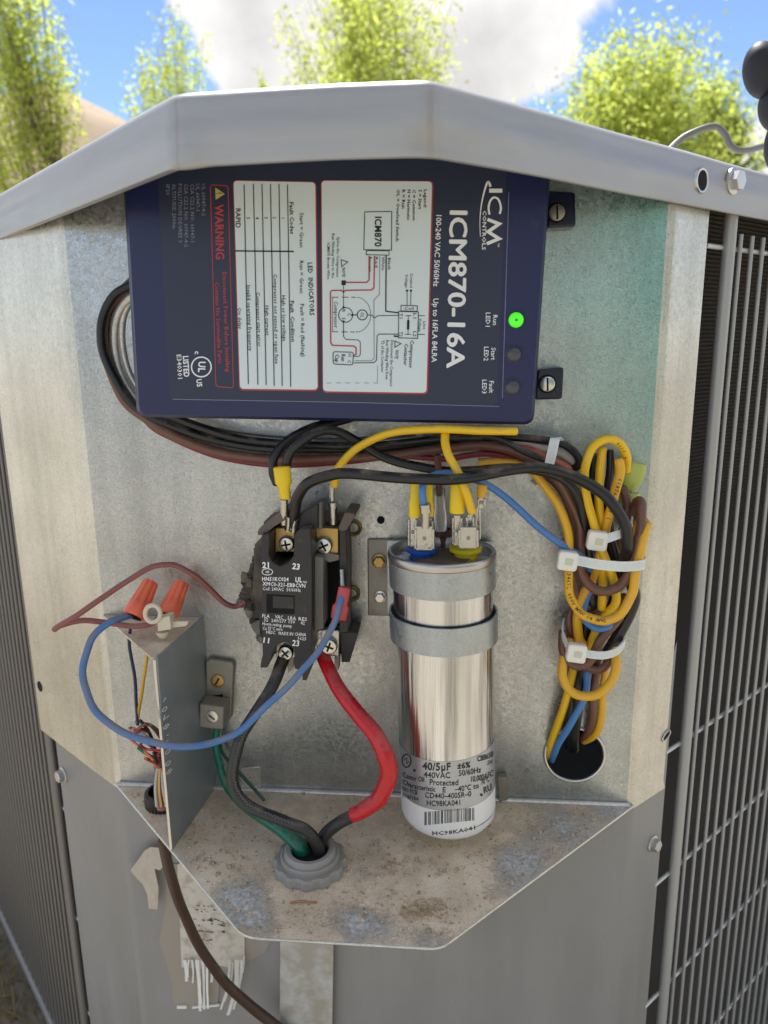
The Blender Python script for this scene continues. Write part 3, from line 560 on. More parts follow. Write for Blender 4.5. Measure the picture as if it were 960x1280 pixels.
build('edge_tube',G().tube([tubeR+[0,0,.075],tubeR+[0,0,-.75]],.0039,14),WIREG,ac,smooth=60)
build('edge_tube',G().tube([tubeL+[0,0,.075],tubeL+[0,0,-.75]],.0036,14),WIRED,ac,smooth=60)
sp=np.linalg.norm(WR_(939,460)-WR_(912,460))/2
def wires(t0,d,n,spc,r,mt,zt,nr,first):
    me=None
    for i in range(n):
        p=t0+d*(first+spc*i)
        if me is None:
            g=G().tube([p+[0,0,zt],p+[0,0,-.745]],r,7); o=build('guard_wire',g,mt,ac,smooth=60); me=o; base=p
        else:
            q=me.copy(); q.location=tuple((p-base).tolist()); COL.objects.link(q)
    return me
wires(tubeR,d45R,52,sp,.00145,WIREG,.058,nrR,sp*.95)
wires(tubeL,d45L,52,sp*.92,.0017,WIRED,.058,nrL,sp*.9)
z=.0495
def rows(t0,d,nr,mt,zs,r):
    for zz in zs: build('cross_wire',G().tube([t0-d*.022-nr*.0030+[0,0,zz],t0+d*.75-nr*.0030+[0,0,zz]],r,7),CROSSM if mt is WIREG else mt,ac,smooth=60)
rows(tubeR,d45R,nrR,WIREG,[.0495,-.282,-.388,-.4945,-.60,-.706],.0016)
zl=[GL(0,902)[2],GL(0,990)[2],GL(0,1060)[2]]
rows(tubeL,d45L,nrL,CROSSM,[.0495]+zl+[zl[-1]-(zl[0]-zl[-1])/2],.0016)
# base pan
bl=GL(0,1131); br=GL(68,1279); zb=(bl[2]+br[2])/2
BP=[pLg+nrL*.004,np.array([XL-.01,-.012,0]),np.array([XR+.01,-.012,0]),tubeR+nrR*.012,tubeR+nrR*.012+d45R*.75,np.array([0,1.15,0]),pLg+nrL*.004+d45L*.75]
g=G().prism([p+np.array([0,0,zb]) for p in BP],(0,0,-.012)); build('base_pan',g,GREY,ac,bev=.002)
g=G().box((-.72,-.10,GZ-.02),(.74,1.3,GZ+.03)); 
pad=build('concrete_pad',G().prism([np.array([p[0]*.8,.45+(p[1]-.45)*.8,zb-.012]) for p in BP],(0,0,GZ-.03-zb)),PADM,None,bev=.004); tag(pad,'low concrete pad under the condenser unit','pad')
# screws on the painted post
c=WL(80,968,LO); screwhead(ac,c,.0048,.006,ZINC,'hex',(-nLw[0],-nLw[1],0),'panel_screw')
c=WR_(815,1054,LO); screwhead(ac,c,.0045,.0055,ZINC,'hex',nrR,'panel_screw')
c=WR_(832,919); e1=d45R*.9+np.array([0,0,.35]); g=G().obox(c+nrR*.0003,e1*.0042,nrR*.0004,np.array([-.25,-.25,.9])*.0016); build('slot_hole',g,DARKIN,ac)
g=G(); g.tube([c+nrR*.0006+e1*.005*math.cos(t)+np.array([-.25,-.25,.9])*.0026*math.sin(t) for t in a],.0006,6,cap=False); build('slot_burr',g,ZINC,ac,smooth=60)
c=WL(50,858); build('flange_hole',G().lathe([(.0042,0),(.0042,.0005)],c,(-nLw[0],-nLw[1],0),16),DARKIN,ac)
# hole and stamped pad behind the capacitor, brass and zinc screws
c=P(476,650,-.0003); build('panel_hole',G().lathe([(.0024,0),(.0024,.0004)],c,(0,-1,0),20),DARKIN,ac)
g=G(); lf=lambda x,y:P(x,y,-.0005)
g=G().ppx([(459,674),(530,674),(530,771),(460,770)],-.0022,0); mp_=build('mounting_plate',g,ZINCD,ac,bev=.0008)
screwhead(ac,P(474,701,-.0022),.0037,.004,BRASS,'hex',(0,-1,0),'plate_bolt',label='brass coloured bolt')
screwhead(ac,P(475,746,-.0022),.0032,.003,ZINC,'hex',(0,-1,0),'plate_bolt')
for x,y in((442,660),(440,742)):
    g=G(); c=P(x,y,-.0012); g.tube([c+np.array([.0042*math.cos(t),0,.0042*math.sin(t)]) for t in a],.0012,6,cap=False); build('brass_grommet',g,BRASS,ac,smooth=60)
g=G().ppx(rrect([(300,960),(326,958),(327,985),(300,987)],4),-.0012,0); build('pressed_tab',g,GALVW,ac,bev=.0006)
g=G().ppx([(622,972),(634,972),(635,1000),(624,1003)],-.006,0); build('cup_bracket',g,ZINCD,ac,bev=.0006)
# pressed ring behind the module
g=G()
for dx,r in ((0,.0036),(9,.0024)):
    g.tube(cr([P(x+dx,y-dx*.5,.0008) for x,y in [(240,340),(200,352),(166,370),(149,392),(144,420),(148,455),(159,482),(177,505),(208,526),(262,543),(330,553),(420,556),(520,548)]],8),r,10,cap=False)
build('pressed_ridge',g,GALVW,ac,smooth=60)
# ground screw block corner bits handled below
# ================================================================== CONTROL MODULE
YM=-.046
md=thing('motor_start_module','navy blue compressor start control module mounted sideways under the lid','control module',P(420,360,0))
mq=[(150,205),(688,180),(664,531),(170,520)]
def inset(q,d):
    c=np.mean(q,0); return [tuple(np.array(p)+(c-np.array(p))/np.abs(c-np.array(p))*d) for p in q]
Yr=YM+.004
f0=rrect([(152,188),(691,172),(667,531),(171,521)],13); f1=rrect(inset([(152,188),(691,172),(667,531),(171,521)],3.5),11)
g=G(); n=len(f0)
ring=[[P(x,y,Yr) for x,y in f0],[P(x,y,YM) for x,y in f1]]; back=[np.array([p[0],-.006,p[2]]) for p in ring[0]]
g.add(back+ring[0]+ring[1],[(i,(i+1)%n,(i+1)%n+n,i+n) for i in range(n)]+[(n+i,n+(i+1)%n,2*n+(i+1)%n,2*n+i) for i in range(n)]+[tuple(range(2*n,3*n))])
g.add(back,[tuple(range(n))])
build('housing',g,NAVY,md,smooth=40)
fm=lambda x,y,e=.0: P(x,y,YM-e)
def flat(name,px,e,mt,par,th_=.00015):
    g=G().prism([P(x,y,YM-e) for x,y in px],(0,th_,0)); return build(name,g,mt,par)
flat('face_label',rrect([(196,196),(634,196),(621,506),(212,499)],6),.0002,FACE,md)
# score line along the bottom face
g=G(); lineg(g,[(216,499),(270,500),(440,503),(624,508)],.8,lambda x,y:fm(x,y,.0003)); lineg(g,[(636,240),(628,498)],.8,lambda x,y:fm(x,y,.0003)); build('moulded_line',g,INKD,md)
lab2=flat('fault_table',rrect([(292,226),(394,228),(397,487),(300,486)],5),.0006,LABEL,md)
lab1=flat('wiring_diagram',rrect([(402,226),(540,227),(533,491),(404,489)],5),.0006,LABEL,md)
g=G(); e=.0004
rb=rrect([(291,225),(395.5,227),(398.5,489),(299,488)],6); g.prism([fm(x,y,.0004) for x,y in rb],(0,.0001,0))
rb=rrect([(401,225),(541.8,226),(534.8,493),(403,491)],6); g.prism([fm(x,y,.0004) for x,y in rb],(0,.0001,0))
build('red_border',g,INKDR,md)
a1=lambda x,y:(140+x/3,180+y/3); a2=lambda x,y:(380+x*.375,180+y*.375); a6=lambda x,y:(390+x/6,220+y/6); a7=lambda x,y:(390+x/6,350+y/6)
me_=lambda x,y:fm(x,y,.0008)
g=G(); R8=1.15
for (x0,y0,x1,y1) in [(658,152,670,910),(626,150,638,907),(594,150,608,907),(562,150,578,904),(530,150,547,902),(495,152,511,900)]: lineg(g,[a1(x0,y0),a1(x1,y1)],R8,me_)
lineg(g,[a1(462,401),a1(682,403)],1.8,me_); build('table_rule',g,INKB,lab2 if False else md)
g=G()
def T(gm,s,A,B,h,af,mf,bold=0.): textg(gm,s,af(*A),af(*B),h,mf,bold)
for s,A,B,h,bd in [("LED  INDICATORS",(742,445),(750,643),5.8,.012),("Start = Green",(711,258),(711,388),4.8,0),("Run = Green",(711,438),(711,560),4.8,0),("Fault = Red (flashing)",(713,600),(717,798),4.8,0),
    ("Fault Codes",(673,218),(676,338),5,.01),("Fault  Condition",(675,588),(679,742),4.8,.01),("1",(642,272),(642,284),4.3,0),("2",(610,270),(610,284),4.3,0),("3",(578,270),(578,284),4.3,0),("4",(545,270),(545,286),4.3,0),("5",(511,270),(511,286),4.3,0),
    ("RAPID",(473,242),(473,314),6,.01),("High or low voltage",(643,568),(647,740),4.8,.0),("Compressor not sensed or open fuse",(612,488),(618,824),4.8,.0),("High current",(581,606),(583,718),4.8,0),
    ("Compressor start error",(547,556),(553,760),4.8,0),("Invalid operating frequency",(512,530),(519,776),4.8,0),("On delay",(478,614),(480,694),4.8,0)]: T(g,s,A,B,h,a1,me_,bd)
build('table_lettering',g,INKB,md)
# diagram
g=G(); gr=G(); gg=G()
lineg(g,[a6(395,270),a6(598,266),a6(596,556),a6(388,553)],1.0,me_,True)
lineg(g,[a6(408,560),a6(578,562),a6(577,594),a6(406,590)],.9,me_,True)
lineg(g,[a6(556,596),a6(553,1010),a7(556,235),a7(650,246)],1.6,me_)
lineg(gr,[a6(428,600),a6(428,780),a6(410,798),a6(250,798)],1.6,me_)
lineg(gr,[a6(468,600),a6(464,840),a6(445,855),a6(250,858),a6(236,872),a6(220,858),a6(150,858),a6(138,872),a7(140,470),a7(152,490),a7(315,496),a7(330,510),a7(330,558),a7(312,566)],1.6,me_)
lineg(gg,[a6(508,600),a6(505,890),a6(480,915),a6(464,930),a7(466,590),a7(445,606),a7(320,606)],.9,me_)
lineg(g,[a6(236,820),a7(236,205)],.8,me_); lineg(g,[a6(224,786),a6(250,786),a6(250,816),a6(224,816)],1,me_,True); lineg(g,[a6(222,800),a6(252,800)],5,me_)
lineg(g,[a7(236,315),a7(236,425),a7(255,446),a7(345,450),a7(362,468),a7(362,560),a7(350,574),a7(312,574)],.9,me_)
lineg(g,[a7(312,622),a7(465,620),a7(484,600),a7(488,420),a7(500,406),a7(650,406)],1.0,me_)
lineg(g,circ(*a7(252,262),8.8,9.2,24),1.0,me_,True); lineg(g,circ(*a7(377,262),6.3,6.3,20),1.2,me_,True); lineg(g,[a7(300,262),a7(340,262)],1.2,me_)
lineg(g,[a7(414,262),a7(450,264),a7(462,280),a7(476,282),a7(492,268),a7(650,266)],.9,me_)
lineg(g,[a7(650,236),a7(798,240),a7(792,438),a7(648,434)],1.0,me_,True); lineg(g,[a7(668,190),a7(790,194),a7(788,236),a7(667,232)],1.0,me_,True)
for x0,x1,y in((700,745,268),(697,742,408),(796,846,268),(795,846,408)): lineg(g,[a7(x0,y),a7(x1,y)],.9,me_)
lineg(g,[a7(722,266),a7(720,408)],.8,me_); lineg(g,[a7(722,300),a7(720,372)],3,me_); lineg(g,[a7(612,420),a7(645,424)],2,me_)
lineg(g,[a7(713,188),a7(713,75)],.8,me_); lineg(g,[a7(740,188),a7(742,75)],.8,me_)
for x,y in((713,80),(742,80),(236,206),(236,312),(302,262)): lineg(g,circ(*a7(x,y),1,1,8),1,me_,True)
lineg(g,rrect([a7(158,538),a7(310,542),a7(306,638),a7(158,630)],3),1.0,me_,True)
d_=[a7(150,130)]+[a7(x,y) for x,y in ((330,130),(375,140),(410,170),(432,210),(440,262),(432,310),(410,350),(370,382),(320,390))]+[a7(152,388)]
dd=cr([(x,y,0) for x,y in d_],8)[:,:2]
for i in range(0,len(dd)-2,3): lineg(g,[dd[i],dd[min(i+2,len(dd)-1)]],.9,me_)
lineg(g,[a7(155,132),a7(155,385)],.6,me_)
for i in range(6): lineg(gg,[a7(110+i*70,772),a7(145+i*70,773)],.7,me_)
lineg(gg,[a7(492,640),a7(490,772)],.6,me_)
for tri in ([(218,628),(268,645),(222,680)],): 
    lineg(g,[a6(*p) for p in tri],1,me_,True)
lineg(g,[a7(622,458),a7(668,478),a7(622,505)],1,me_,True)
for s,A,B,h,af,bd in [("Legend:",(852,102),(850,240),4,a6,.01),("S = Start",(812,102),(810,250),4,a6,.01),("C = Common",(766,102),(766,334),4,a6,.01),("H = Hermetic",(728,102),(724,330),4,a6,.01),("R = Run",(688,102),(686,244),4,a6,.01),
    ("OL = Overload Switch",(648,102),(640,490),4,a6,.01),("ICM870",(497,305),(495,530),8,a6,.02),("Brown",(438,606),(436,720),3.6,a6,0),("Red",(484,606),(484,686),3.6,a6,0),("White",(534,606),(534,708),3.6,a6,0),("Black",(580,615),(580,706),3.6,a6,0),
    ("NOTE",(238,688),(236,756),3.8,a6,.01),("Splice the Compressor",(198,458),(192,762),3.6,a6,0),("Run Winding Wire to the",(160,432),(158,766),3.6,a6,0),("ICM870 Brown Wire",(124,500),(124,774),3.6,a6,0),
    ("Control",(748,730),(744,838),3.6,a6,0),("Voltage",(710,738),(708,838),3.6,a6,0),("Coil",(692,214),(762,212),4,a7,0),("L1",(772,250),(770,288),4,a7,0),("L2",(772,385),(770,425),4,a7,0),("T1",(668,250),(668,288),4,a7,0),("T2",(668,388),(666,425),4,a7,0),
    ("Line",(844,310),(844,370),3.6,a7,0),("Voltage",(812,288),(808,388),3.6,a7,0),("Compressor",(752,452),(740,662),4.6,a7,.01),("Contactor",(708,478),(700,640),4.6,a7,.01),("NOTE",(640,528),(632,590),4,a7,.01),
    ("Disconnect the Compressor",(602,452),(594,800),3.6,a7,0),("Run Winding Wire from",(566,452),(562,746),3.6,a7,0),("T2 of the Contactor",(532,452),(528,694),3.6,a7,0),("Run",(236,558),(234,610),5,a7,.01),("Cap",(190,558),(188,618),5,a7,.01),
    ("H",(284,552),(284,574),4,a7,0),("C",(280,602),(280,622),4,a7,0),("R",(238,220),(238,244),4,a7,0),("C",(278,248),(278,270),4,a7,0),("S",(238,278),(238,300),4,a7,0),("OL",(377,243),(377,281),4.6,a7,0),("Compressor",(180,160),(180,360),4.6,a7,0)]: T(g,s,A,B,h,af,me_,bd)
build('diagram_lines',g,INKB,md); build('diagram_red_lines',gr,INKR,md); build('diagram_grey_lines',gg,INKG,md)
# white lettering on the dark label
mf=lambda x,y:fm(x,y,.0004); g=G()

for dx_,dy_,e_ in ((0,0,.0004),(1.8,0,.00048),(-1.8,0,.00056),(0,2.4,.00064),(0,-2.4,.00072)): T(g,"ICM870-16A",(516+dx_,224+dy_),(505+dx_,746+dy_),21.5,a2,lambda x,y,e_=e_:fm(x,y,e_),-.010)
T(g,"100-240 VAC 50/60Hz",(450,237),(440,475),6.4,a2,mf,.005); T(g,"Up to 16FLA 84LRA",(440,515),(434,728),6.4,a2,mf,.005)
T(g,"Run",(638,570),(637,604),5.6,a2,mf); T(g,"LED1",(614,562),(613,609),5.6,a2,mf); T(g,"Start",(632,679),(631,720),5.6,a2,mf); T(g,"LED2",(608,676),(607,723),5.6,a2,mf); T(g,"Fault",(625,790),(624,830),5.6,a2,mf); T(g,"LED3",(602,786),(601,832),5.6,a2,mf)
al=lambda x,y:(590+x*.0859,215+y*.0859)
lineg(g,[al(250,272),al(440,272)],5.0,mf)
cc_=[al(*p) for p in [(255,620),(242,520),(262,430),(300,380),(342,372),(385,400),(412,470),(420,540),(402,610)]]; cc_=cr([(x,y,0) for x,y in cc_],4)[:,:2]; lineg(g,list(cc_),2.6,mf)
lineg(g,[al(225,690),al(395,755),al(235,870),al(395,970),al(215,1045)],4.2,mf)
sw=cr([(*al(x,y),0) for x,y in [(270,215),(235,140),(185,260),(145,430),(122,600),(115,760),(122,940)]],5)[:,:2]
for i in range(len(sw)-1): lineg(g,[sw[i],sw[i+1]],max(.8,3.2*(1-i/len(sw))),mf)
T(g,"CONTROLS",(185,560),(172,1135),4.6,al,mf,.01); T(g,"TM",(388,1035),(385,1090),2.2,al,mf)
T(g,"LISTED",(276,795),(280,873),6.6,a1,mf,.03); T(g,"E340301",(251,790),(256,880),5.6,a1,mf); T(g,"c",(320,775),(320,790),6,a1,mf,.02); T(g,"US",(326,882),(329,910),6.4,a1,mf,.02)
lineg(g,circ(*a1(335,836),12.3,12.3,32),1.7,mf,True); T(g,"UL",(338,816),(336,856),8.5,a1,mf,.025)
build('white_lettering',g,INKW,md,kind='stuff')
g=G(); al4=lambda x,y:(200+x*.1055,225+y*.1055)
for s,x,y0,y1 in [("UL 60947-4-2",515,45,425),("UL 60947-1",445,45,365),("CSA C22.2 NO. 60947-1",382,45,735),("CSA C22.2 NO. 60947-4-2",308,45,795),("POLLUTION DEGREE 3",238,45,740),("ALTITUDE: 2000m",165,45,575),("IP20",92,55,180)]: T(g,s,(x,y0),(x+4,y1),4.6,al4,mf)
build('grey_lettering',g,INKD,md)
g=G(); lineg(g,rrect([(263,231),(285,232),(292,485),(270,483)],4),1.0,mf,True); T(g,"WARNING",(700,290),(712,940),10.,al4,mf,.02)
al5=lambda x,y:(265+x*.125,330+y*.125)
T(g,"Disconnect Power Before Installing",(125,80),(160,1080),5,al5,mf,.005); T(g,"Contains No Serviceable Parts",(48,180),(82,995),5,al5,mf,.005)
build('red_lettering',g,INKDR,md)
g=G(); g.add([mf(*al4(*p)) for p in [(655,90),(768,165),(660,235)]],[(0,1,2)]); build('warning_triangle',g,INKY,md)
g=G(); mg=lambda x,y:fm(x,y,.0005); lineg(g,[al4(680,158),al4(735,158)],.9,mg); lineg(g,[al4(664,160),al4(672,160)],.9,mg); build('triangle_mark',g,INKB,md)
# LEDs
for i,(x,y) in enumerate(((645,400),(642,443),(640,484))):
    c=fm(x,y,0); rr_=PXW(10.5,YM)
    o=build('led_bezel',G().lathe([(rr_*1.06,0),(rr_*1.06,.0006),(rr_*.92,.0007)],c,(0,-1,0),28),NAVY,md,smooth=40)
    g=G().lathe([(rr_*.86,.0004),(rr_*.82,.0014),(rr_*.6,.0022),(rr_*.3,.0026),(rr_*.02,.0027)],c,(0,-1,0),28); l=build('led_lens',g,LEDON if i==0 else LEDOFF,o,smooth=60,label='glowing green indicator' if i==0 else None)
    if i==0: build('led_die',G().lathe([(.0007,.0026),(.0006,.0030)],c,(0,-1,0),12),LEDDOT,o)
# ears with screws
for k,(q,sc_) in enumerate((([(684,238),(719,240),(720,283),(684,285)],(696,266)),([(672,462),(705,459),(703,499),(668,500)],(684,480)))):
    g=G(); rr_=rrect(q,4); g.ppx(rr_,-.014,-.0005); e_=build('mounting_ear',g,EARM,md,bev=.0012)
    build('ear_recess',G().lathe([(.0052,0),(.0052,.0003)],P(*sc_,-.0142),(0,-1,0),24),DARKIN,e_)
    c=P(*sc_,-.0146); g=G().lathe([(.0042,0),(.0042,.0012),(.0034,.0018)],c,(0,-1,0),24); s_=build('screw',g,ZINCD if k==0 else ZINC,e_,smooth=40)
    build('screw_slot',G().obox(c+np.array([0,-.0019,0]),(.0005,0,.0001),(0,.0002,0),(-.0002,0,.0035)),DARKIN,e_)
# ================================================================== CAPACITOR
CB=np.array([.0451,-.04,-.2855]); CT=np.array([.0402,-.04,-.1205]); cax=(CT-CB)/np.linalg.norm(CT-CB)
cp=thing('capacitor','tall bright metal run capacitor with silver and white sticker, standing right of the contactor','capacitor',CB)
R0=.0285
def cz(y,r=R0,x=556):                      # height on the can axis of the front line at pixel y
    return P(x,y,CT[1]-r)[2]
def cl(z): t=(z-CB[2])/(CT[2]-CB[2]); return CB+(CT-CB)*t
def cyl(prof,n=72): # (r,z)
    g=G(); vs=[]
    for r,z in prof:
        c=cl(z); vs+=[(c[0]+r*math.cos(2*math.pi*k/n),c[1]+r*math.sin(2*math.pi*k/n),z+.0*k) for k in range(n)]
    m_=len(prof); g.add(vs,[(i*n+k,i*n+(k+1)%n,(i+1)*n+(k+1)%n,(i+1)*n+k) for i in range(m_-1) for k in range(n)]+[tuple(range(n-1,-1,-1)),tuple((m_-1)*n+k for k in range(n))]); return g
zb_=cz(1050,R0-.003); ztop=cz(714,.0305)+.001
build('can',cyl([(R0-.006,zb_),(R0-.0025,zb_+.0012),(R0-.0006,zb_+.004),(R0,zb_+.008),(R0,ztop-.002)]),ALU,cp,smooth=50)
# strap bands: open at the back, ends bolted to the panel
def band(y0,y1,r,name):
    za,zb2=cz(y1,r),cz(y0,r); g=G(); n=60; vs=[]; angs=np.linspace(math.radians(-240),math.radians(60),n); th_=.0011
    for z in(za,zb2):
        for rr in(r,r-th_):
            c=cl(z); vs+=[(c[0]+rr*math.cos(t),c[1]+rr*math.sin(t),z) for t in angs]
    f=[]
    for i in range(n-1): f+=[(i,i+1,2*n+i+1,2*n+i),(n+i+1,n+i,3*n+i,3*n+i+1),(2*n+i,2*n+i+1,3*n+i+1,3*n+i),(i+1,i,n+i,n+i+1)]
    g.add(vs,f); return g
st=thing('mounting_strap','two plain steel bands clamping the capacitor to the panel','strap',P(553,770,-.005))
g=band(717,752,.0302,'b'); build('upper_band',g,BAND,st,smooth=40)
g=band(787,822,.0312,'b'); build('lower_band',g,BAND,st,smooth=40)
g=G().box((CT[0]-.034,-.0062,cz(822,.031)),(CT[0]+.03,-.005,cz(717,.03))); build('strap_back',g,BAND,st)
g=G(); c=cl(ztop); pr=[]
pt=[(.0285,-.004),(.0300,-.0032),(.0306,-.0018),(.0308,.0004),(.0303,.0020),(.0292,.0024),(.0281,.0016),(.0277,-.002),(.0275,-.0048)]
n=72; vs=[(c[0]+r*math.cos(2*math.pi*k/n),c[1]+r*math.sin(2*math.pi*k/n),ztop+z) for r,z in pt for k in range(n)]
g.add(vs,[(i*n+k,i*n+(k+1)%n,(i+1)*n+(k+1)%n,(i+1)*n+k) for i in range(len(pt)-1) for k in range(n)]); build('crimped_rim',g,RIM,cp,smooth=60)
zc=ztop-.0035; build('top_cover',G().lathe([(.0278,-.001),(.0278,0),(.018,.0008),(.016,.0020),(.001,.0022)],(c[0],c[1],zc),n=48),CAPTOP,cp,smooth=50)
# stickers
def PC(x,y,R):
    d=ray(x,y); o=CAM-CT; 
    # cylinder about slanted axis
    a_=d-cax*(d@cax); b_=o-cax*(o@cax); A=a_@a_; B=2*a_@b_; Cc=b_@b_-R*R; D=B*B-4*A*Cc
    t=(-B-math.sqrt(max(D,0)))/(2*A); return CAM+t*d
curve=lambda x,y0: y0-19*(1-math.sqrt(max(0,1-((x-560)/62)**2)))-.045*(x-556)
def stick(xs,ya,yb,R,mt,name):
    g=G(); nx=len(xs); ny=6; vs=[PC(x,curve(x,ya+(yb-ya)*j/(ny-1)),R) for j in range(ny) for x in xs]
    g.add(vs,[(j*nx+i,j*nx+i+1,(j+1)*nx+i+1,(j+1)*nx+i) for j in range(ny-1) for i in range(nx-1)]); return build(name,g,mt,cp,smooth=60)
def around(z0,z1,r,mt,name,slope=0.):
    n=72; g=G(); vs=[]; ny=4
    for j in range(ny):
        for k in range(n):
            t=2*math.pi*k/n; z=z0+(z1-z0)*j/(ny-1)+slope*math.cos(t); c=cl(z); vs.append((c[0]+r*math.cos(t),c[1]+r*math.sin(t),z))
    g.add(vs,[(j*n+k,j*n+(k+1)%n,(j+1)*n+(k+1)%n,(j+1)*n+k) for j in range(ny-1) for k in range(n)]); return build(name,g,mt,cp,smooth=60)
zs1=cz(952); zs2=cz(1013)
around(zs2-.001,zs1,R0+.00012,STICK,'silver_sticker',.0018); around(zb_+.0075,zs2,R0+.00022,WSTICK,'white_sticker',.0018)
build('white_cap',cyl([(R0-.0058,zb_-.0002),(R0-.0023,zb_+.0010),(R0-.0003,zb_+.0038),(R0+.00022,zb_+.0078)]),WSTICK,cp,smooth=50)
ac_=lambda x,y:(480+x/6,900+y/6)
mc=lambda x,y:PC(x,curve(x,y),R0+.00034)
def C0(x,y): # straighten: photo pixel -> baseline value
    return (x,y+19*(1-math.sqrt(max(0,1-((x-560)/62)**2)))+.045*(x-556))
g=G()
def TC(s,x0,y0,x1,y1,h,bold=0.):
    A=C0(*ac_(x0,y0)); B=C0(*ac_(x1,y1)); textg(g,s,A,B,h,mc,bold)
for q in [("40/5µF",287,343,500,350,9,.018),("±6%",552,345,648,335,7,.02),("CBB65B",702,292,822,250,6.5,.01),("440VAC",297,408,497,415,7,.0),("50/60Hz",562,400,730,370,7,0),("SH",778,322,812,312,5,0),
   ("Castor Oil",140,405,300,447,6,0),("Protected",342,465,558,468,7,0),("10,000AFC",655,445,820,395,7,0),("Characteristic",140,460,384,520,6,0),("E",436,524,466,524,6.5,0),("–40°C to",532,520,712,490,6.5,0),("70°C",730,470,792,440,6.5,0),
   ("NO PCB",140,510,250,545,5.5,0),("CD440–4005R–0",308,562,655,552,6.5,0),("E187156",140,560,258,592,4.5,0),("HC98KA041",320,622,572,618,6.5,0),("RU",750,530,808,497,8,.01)]: TC(*q)
lineg(g,[C0(*p) for p in circ(508,951,5.6,8.2,20)],1.3,mc,True); lineg(g,[C0(*ac_(x,y)) for x,y in((150,300),(170,285),(170,325),(188,312))],.8,mc)
for x,y in((228,378),(732,562)): lineg(g,[C0(*p) for p in circ(*ac_(x,y),1.1,1.1,8)],1.2,mc,True)
x=306
for i in range(34):
    w=random.choice([3,3,5,8,5,10]); y0,y1=690-(x-306)*.085,790-(x-306)*.10
    A=C0(*ac_(x,y0+0)); B=C0(*ac_(x,y1)); lineg(g,[A,B],w/6,mc); x+=w+random.choice([4,5,9])
    if x>712: break
TC("HC98KA041",362,850,684,805,5,0.)
build('sticker_lettering',g,INKB,cp)
# terminal cups and tabs
ztp=ztop
def cup(x,y,r,h,mt,name):
    c=PZ(x,y,zc+.002); g=G().lathe([(r*.72,-.002),(r*.72,h*.4),(r,h*.55),(r,h*.95),(r*.82,h),(r*.78,h*.8),(r*.1,h*.78)],c,n=32); return build(name,g,mt,cp,smooth=45),c
c1,b1=cup(527,694,.0090,.0048,BLUEP,'blue_terminal_cup'); c2,b2=cup(582,694,.0092,.0052,YELP,'yellow_terminal_cup'); c3,b3=cup(554,676,.0058,.0075,BRP,'maroon_terminal_cup')
def faston(x0,y0,x1,y1,Y,par=None,name='quick_connect'):
    g=G(); g.ppx([(x0+1,y1),(x0,(y0*.6+y1*.4)),(x0+1.5,y0),(x1-1.5,y0),(x1,(y0*.6+y1*.4)),(x1-1,y1)],Y,Y+.0022)
    for xx in(x0+.5,x1-.5): g.tube([P(xx,y0+3,Y-.0002),P(xx,y1-2,Y-.0002)],.00085,6)
    o=build(name,g,TIN,par,bev=.0003); xm=(x0+x1)/2; ym=(y0+y1)/2
    build('dimple',G().lathe([(.0011,0),(.0007,.0002)],P(xm,ym,Y-.0001),(0,-1,0),12),ZINCD,par); return o
faston(519,658,542,688,-.0560,cp); faston(511,646,521,684,-.0500,cp); faston(574,659,597,686,-.0560,cp); faston(566,644,577,682,-.050,cp)
faston(594,632,600,676,-.046,cp); faston(534,648,541,668,-.047,cp); faston(583,643,592,662,-.049,cp)
# sleeves over them
def sleeve(name,label,px0,px1,w0,w1,Y,mt,group=None,cat='wire terminal',flatx=.55,n=16,par=None):
    a_,b_=P(*px0,Y),P(*px1,Y); ax=b_-a_; L_=np.linalg.norm(ax); s_=(Y-CAM[1])/FPX
    g=G().lathe([(w0*s_/2*.8,0),(w0*s_/2,L_*.04),(w0*s_/2*.97,L_*.5),(w1*s_/2*1.04,L_*.62),(w1*s_/2,L_*.97),(w1*s_/2*.85,L_)],a_,ax,n,sx=(1,0,0),ell=flatx)
    o=build(name,g,mt,par,smooth=55)
    if par is None: tag(o,label,cat,group)
    return o
GY='yellow vinyl sleeves on the capacitor terminals'
sleeve('terminal_sleeve','yellow sleeve behind the blue wire over the blue capacitor cup',(520,602),(518,647),14,15,-.053,YSL,GY)
sleeve('terminal_sleeve','narrow yellow sleeve just right of the blue wire on the capacitor',(536,604),(537,646),10,11,-.051,YSL,GY)
sleeve('terminal_sleeve','broad yellow sleeve over the yellow capacitor cup',(573,602),(571,642),20,19,-.054,YSL,GY)
sleeve('terminal_sleeve','short amber sleeve at the far right of the capacitor top',(603,606),(601,622),13,11,-.047,WY2,GY)
faston(597,620,606,636,-.047,cp)
sleeve('terminal_sleeve','clear sleeve on the maroon cup at the back of the capacitor',(549,610),(551,664),15,16,-.035,CLR,None)
o=wire('terminal_wire','maroon wire end inside the clear sleeve on the capacitor',[(547,570,-.04),(548,590,-.038),(549,618,-.035)],9,BRP)
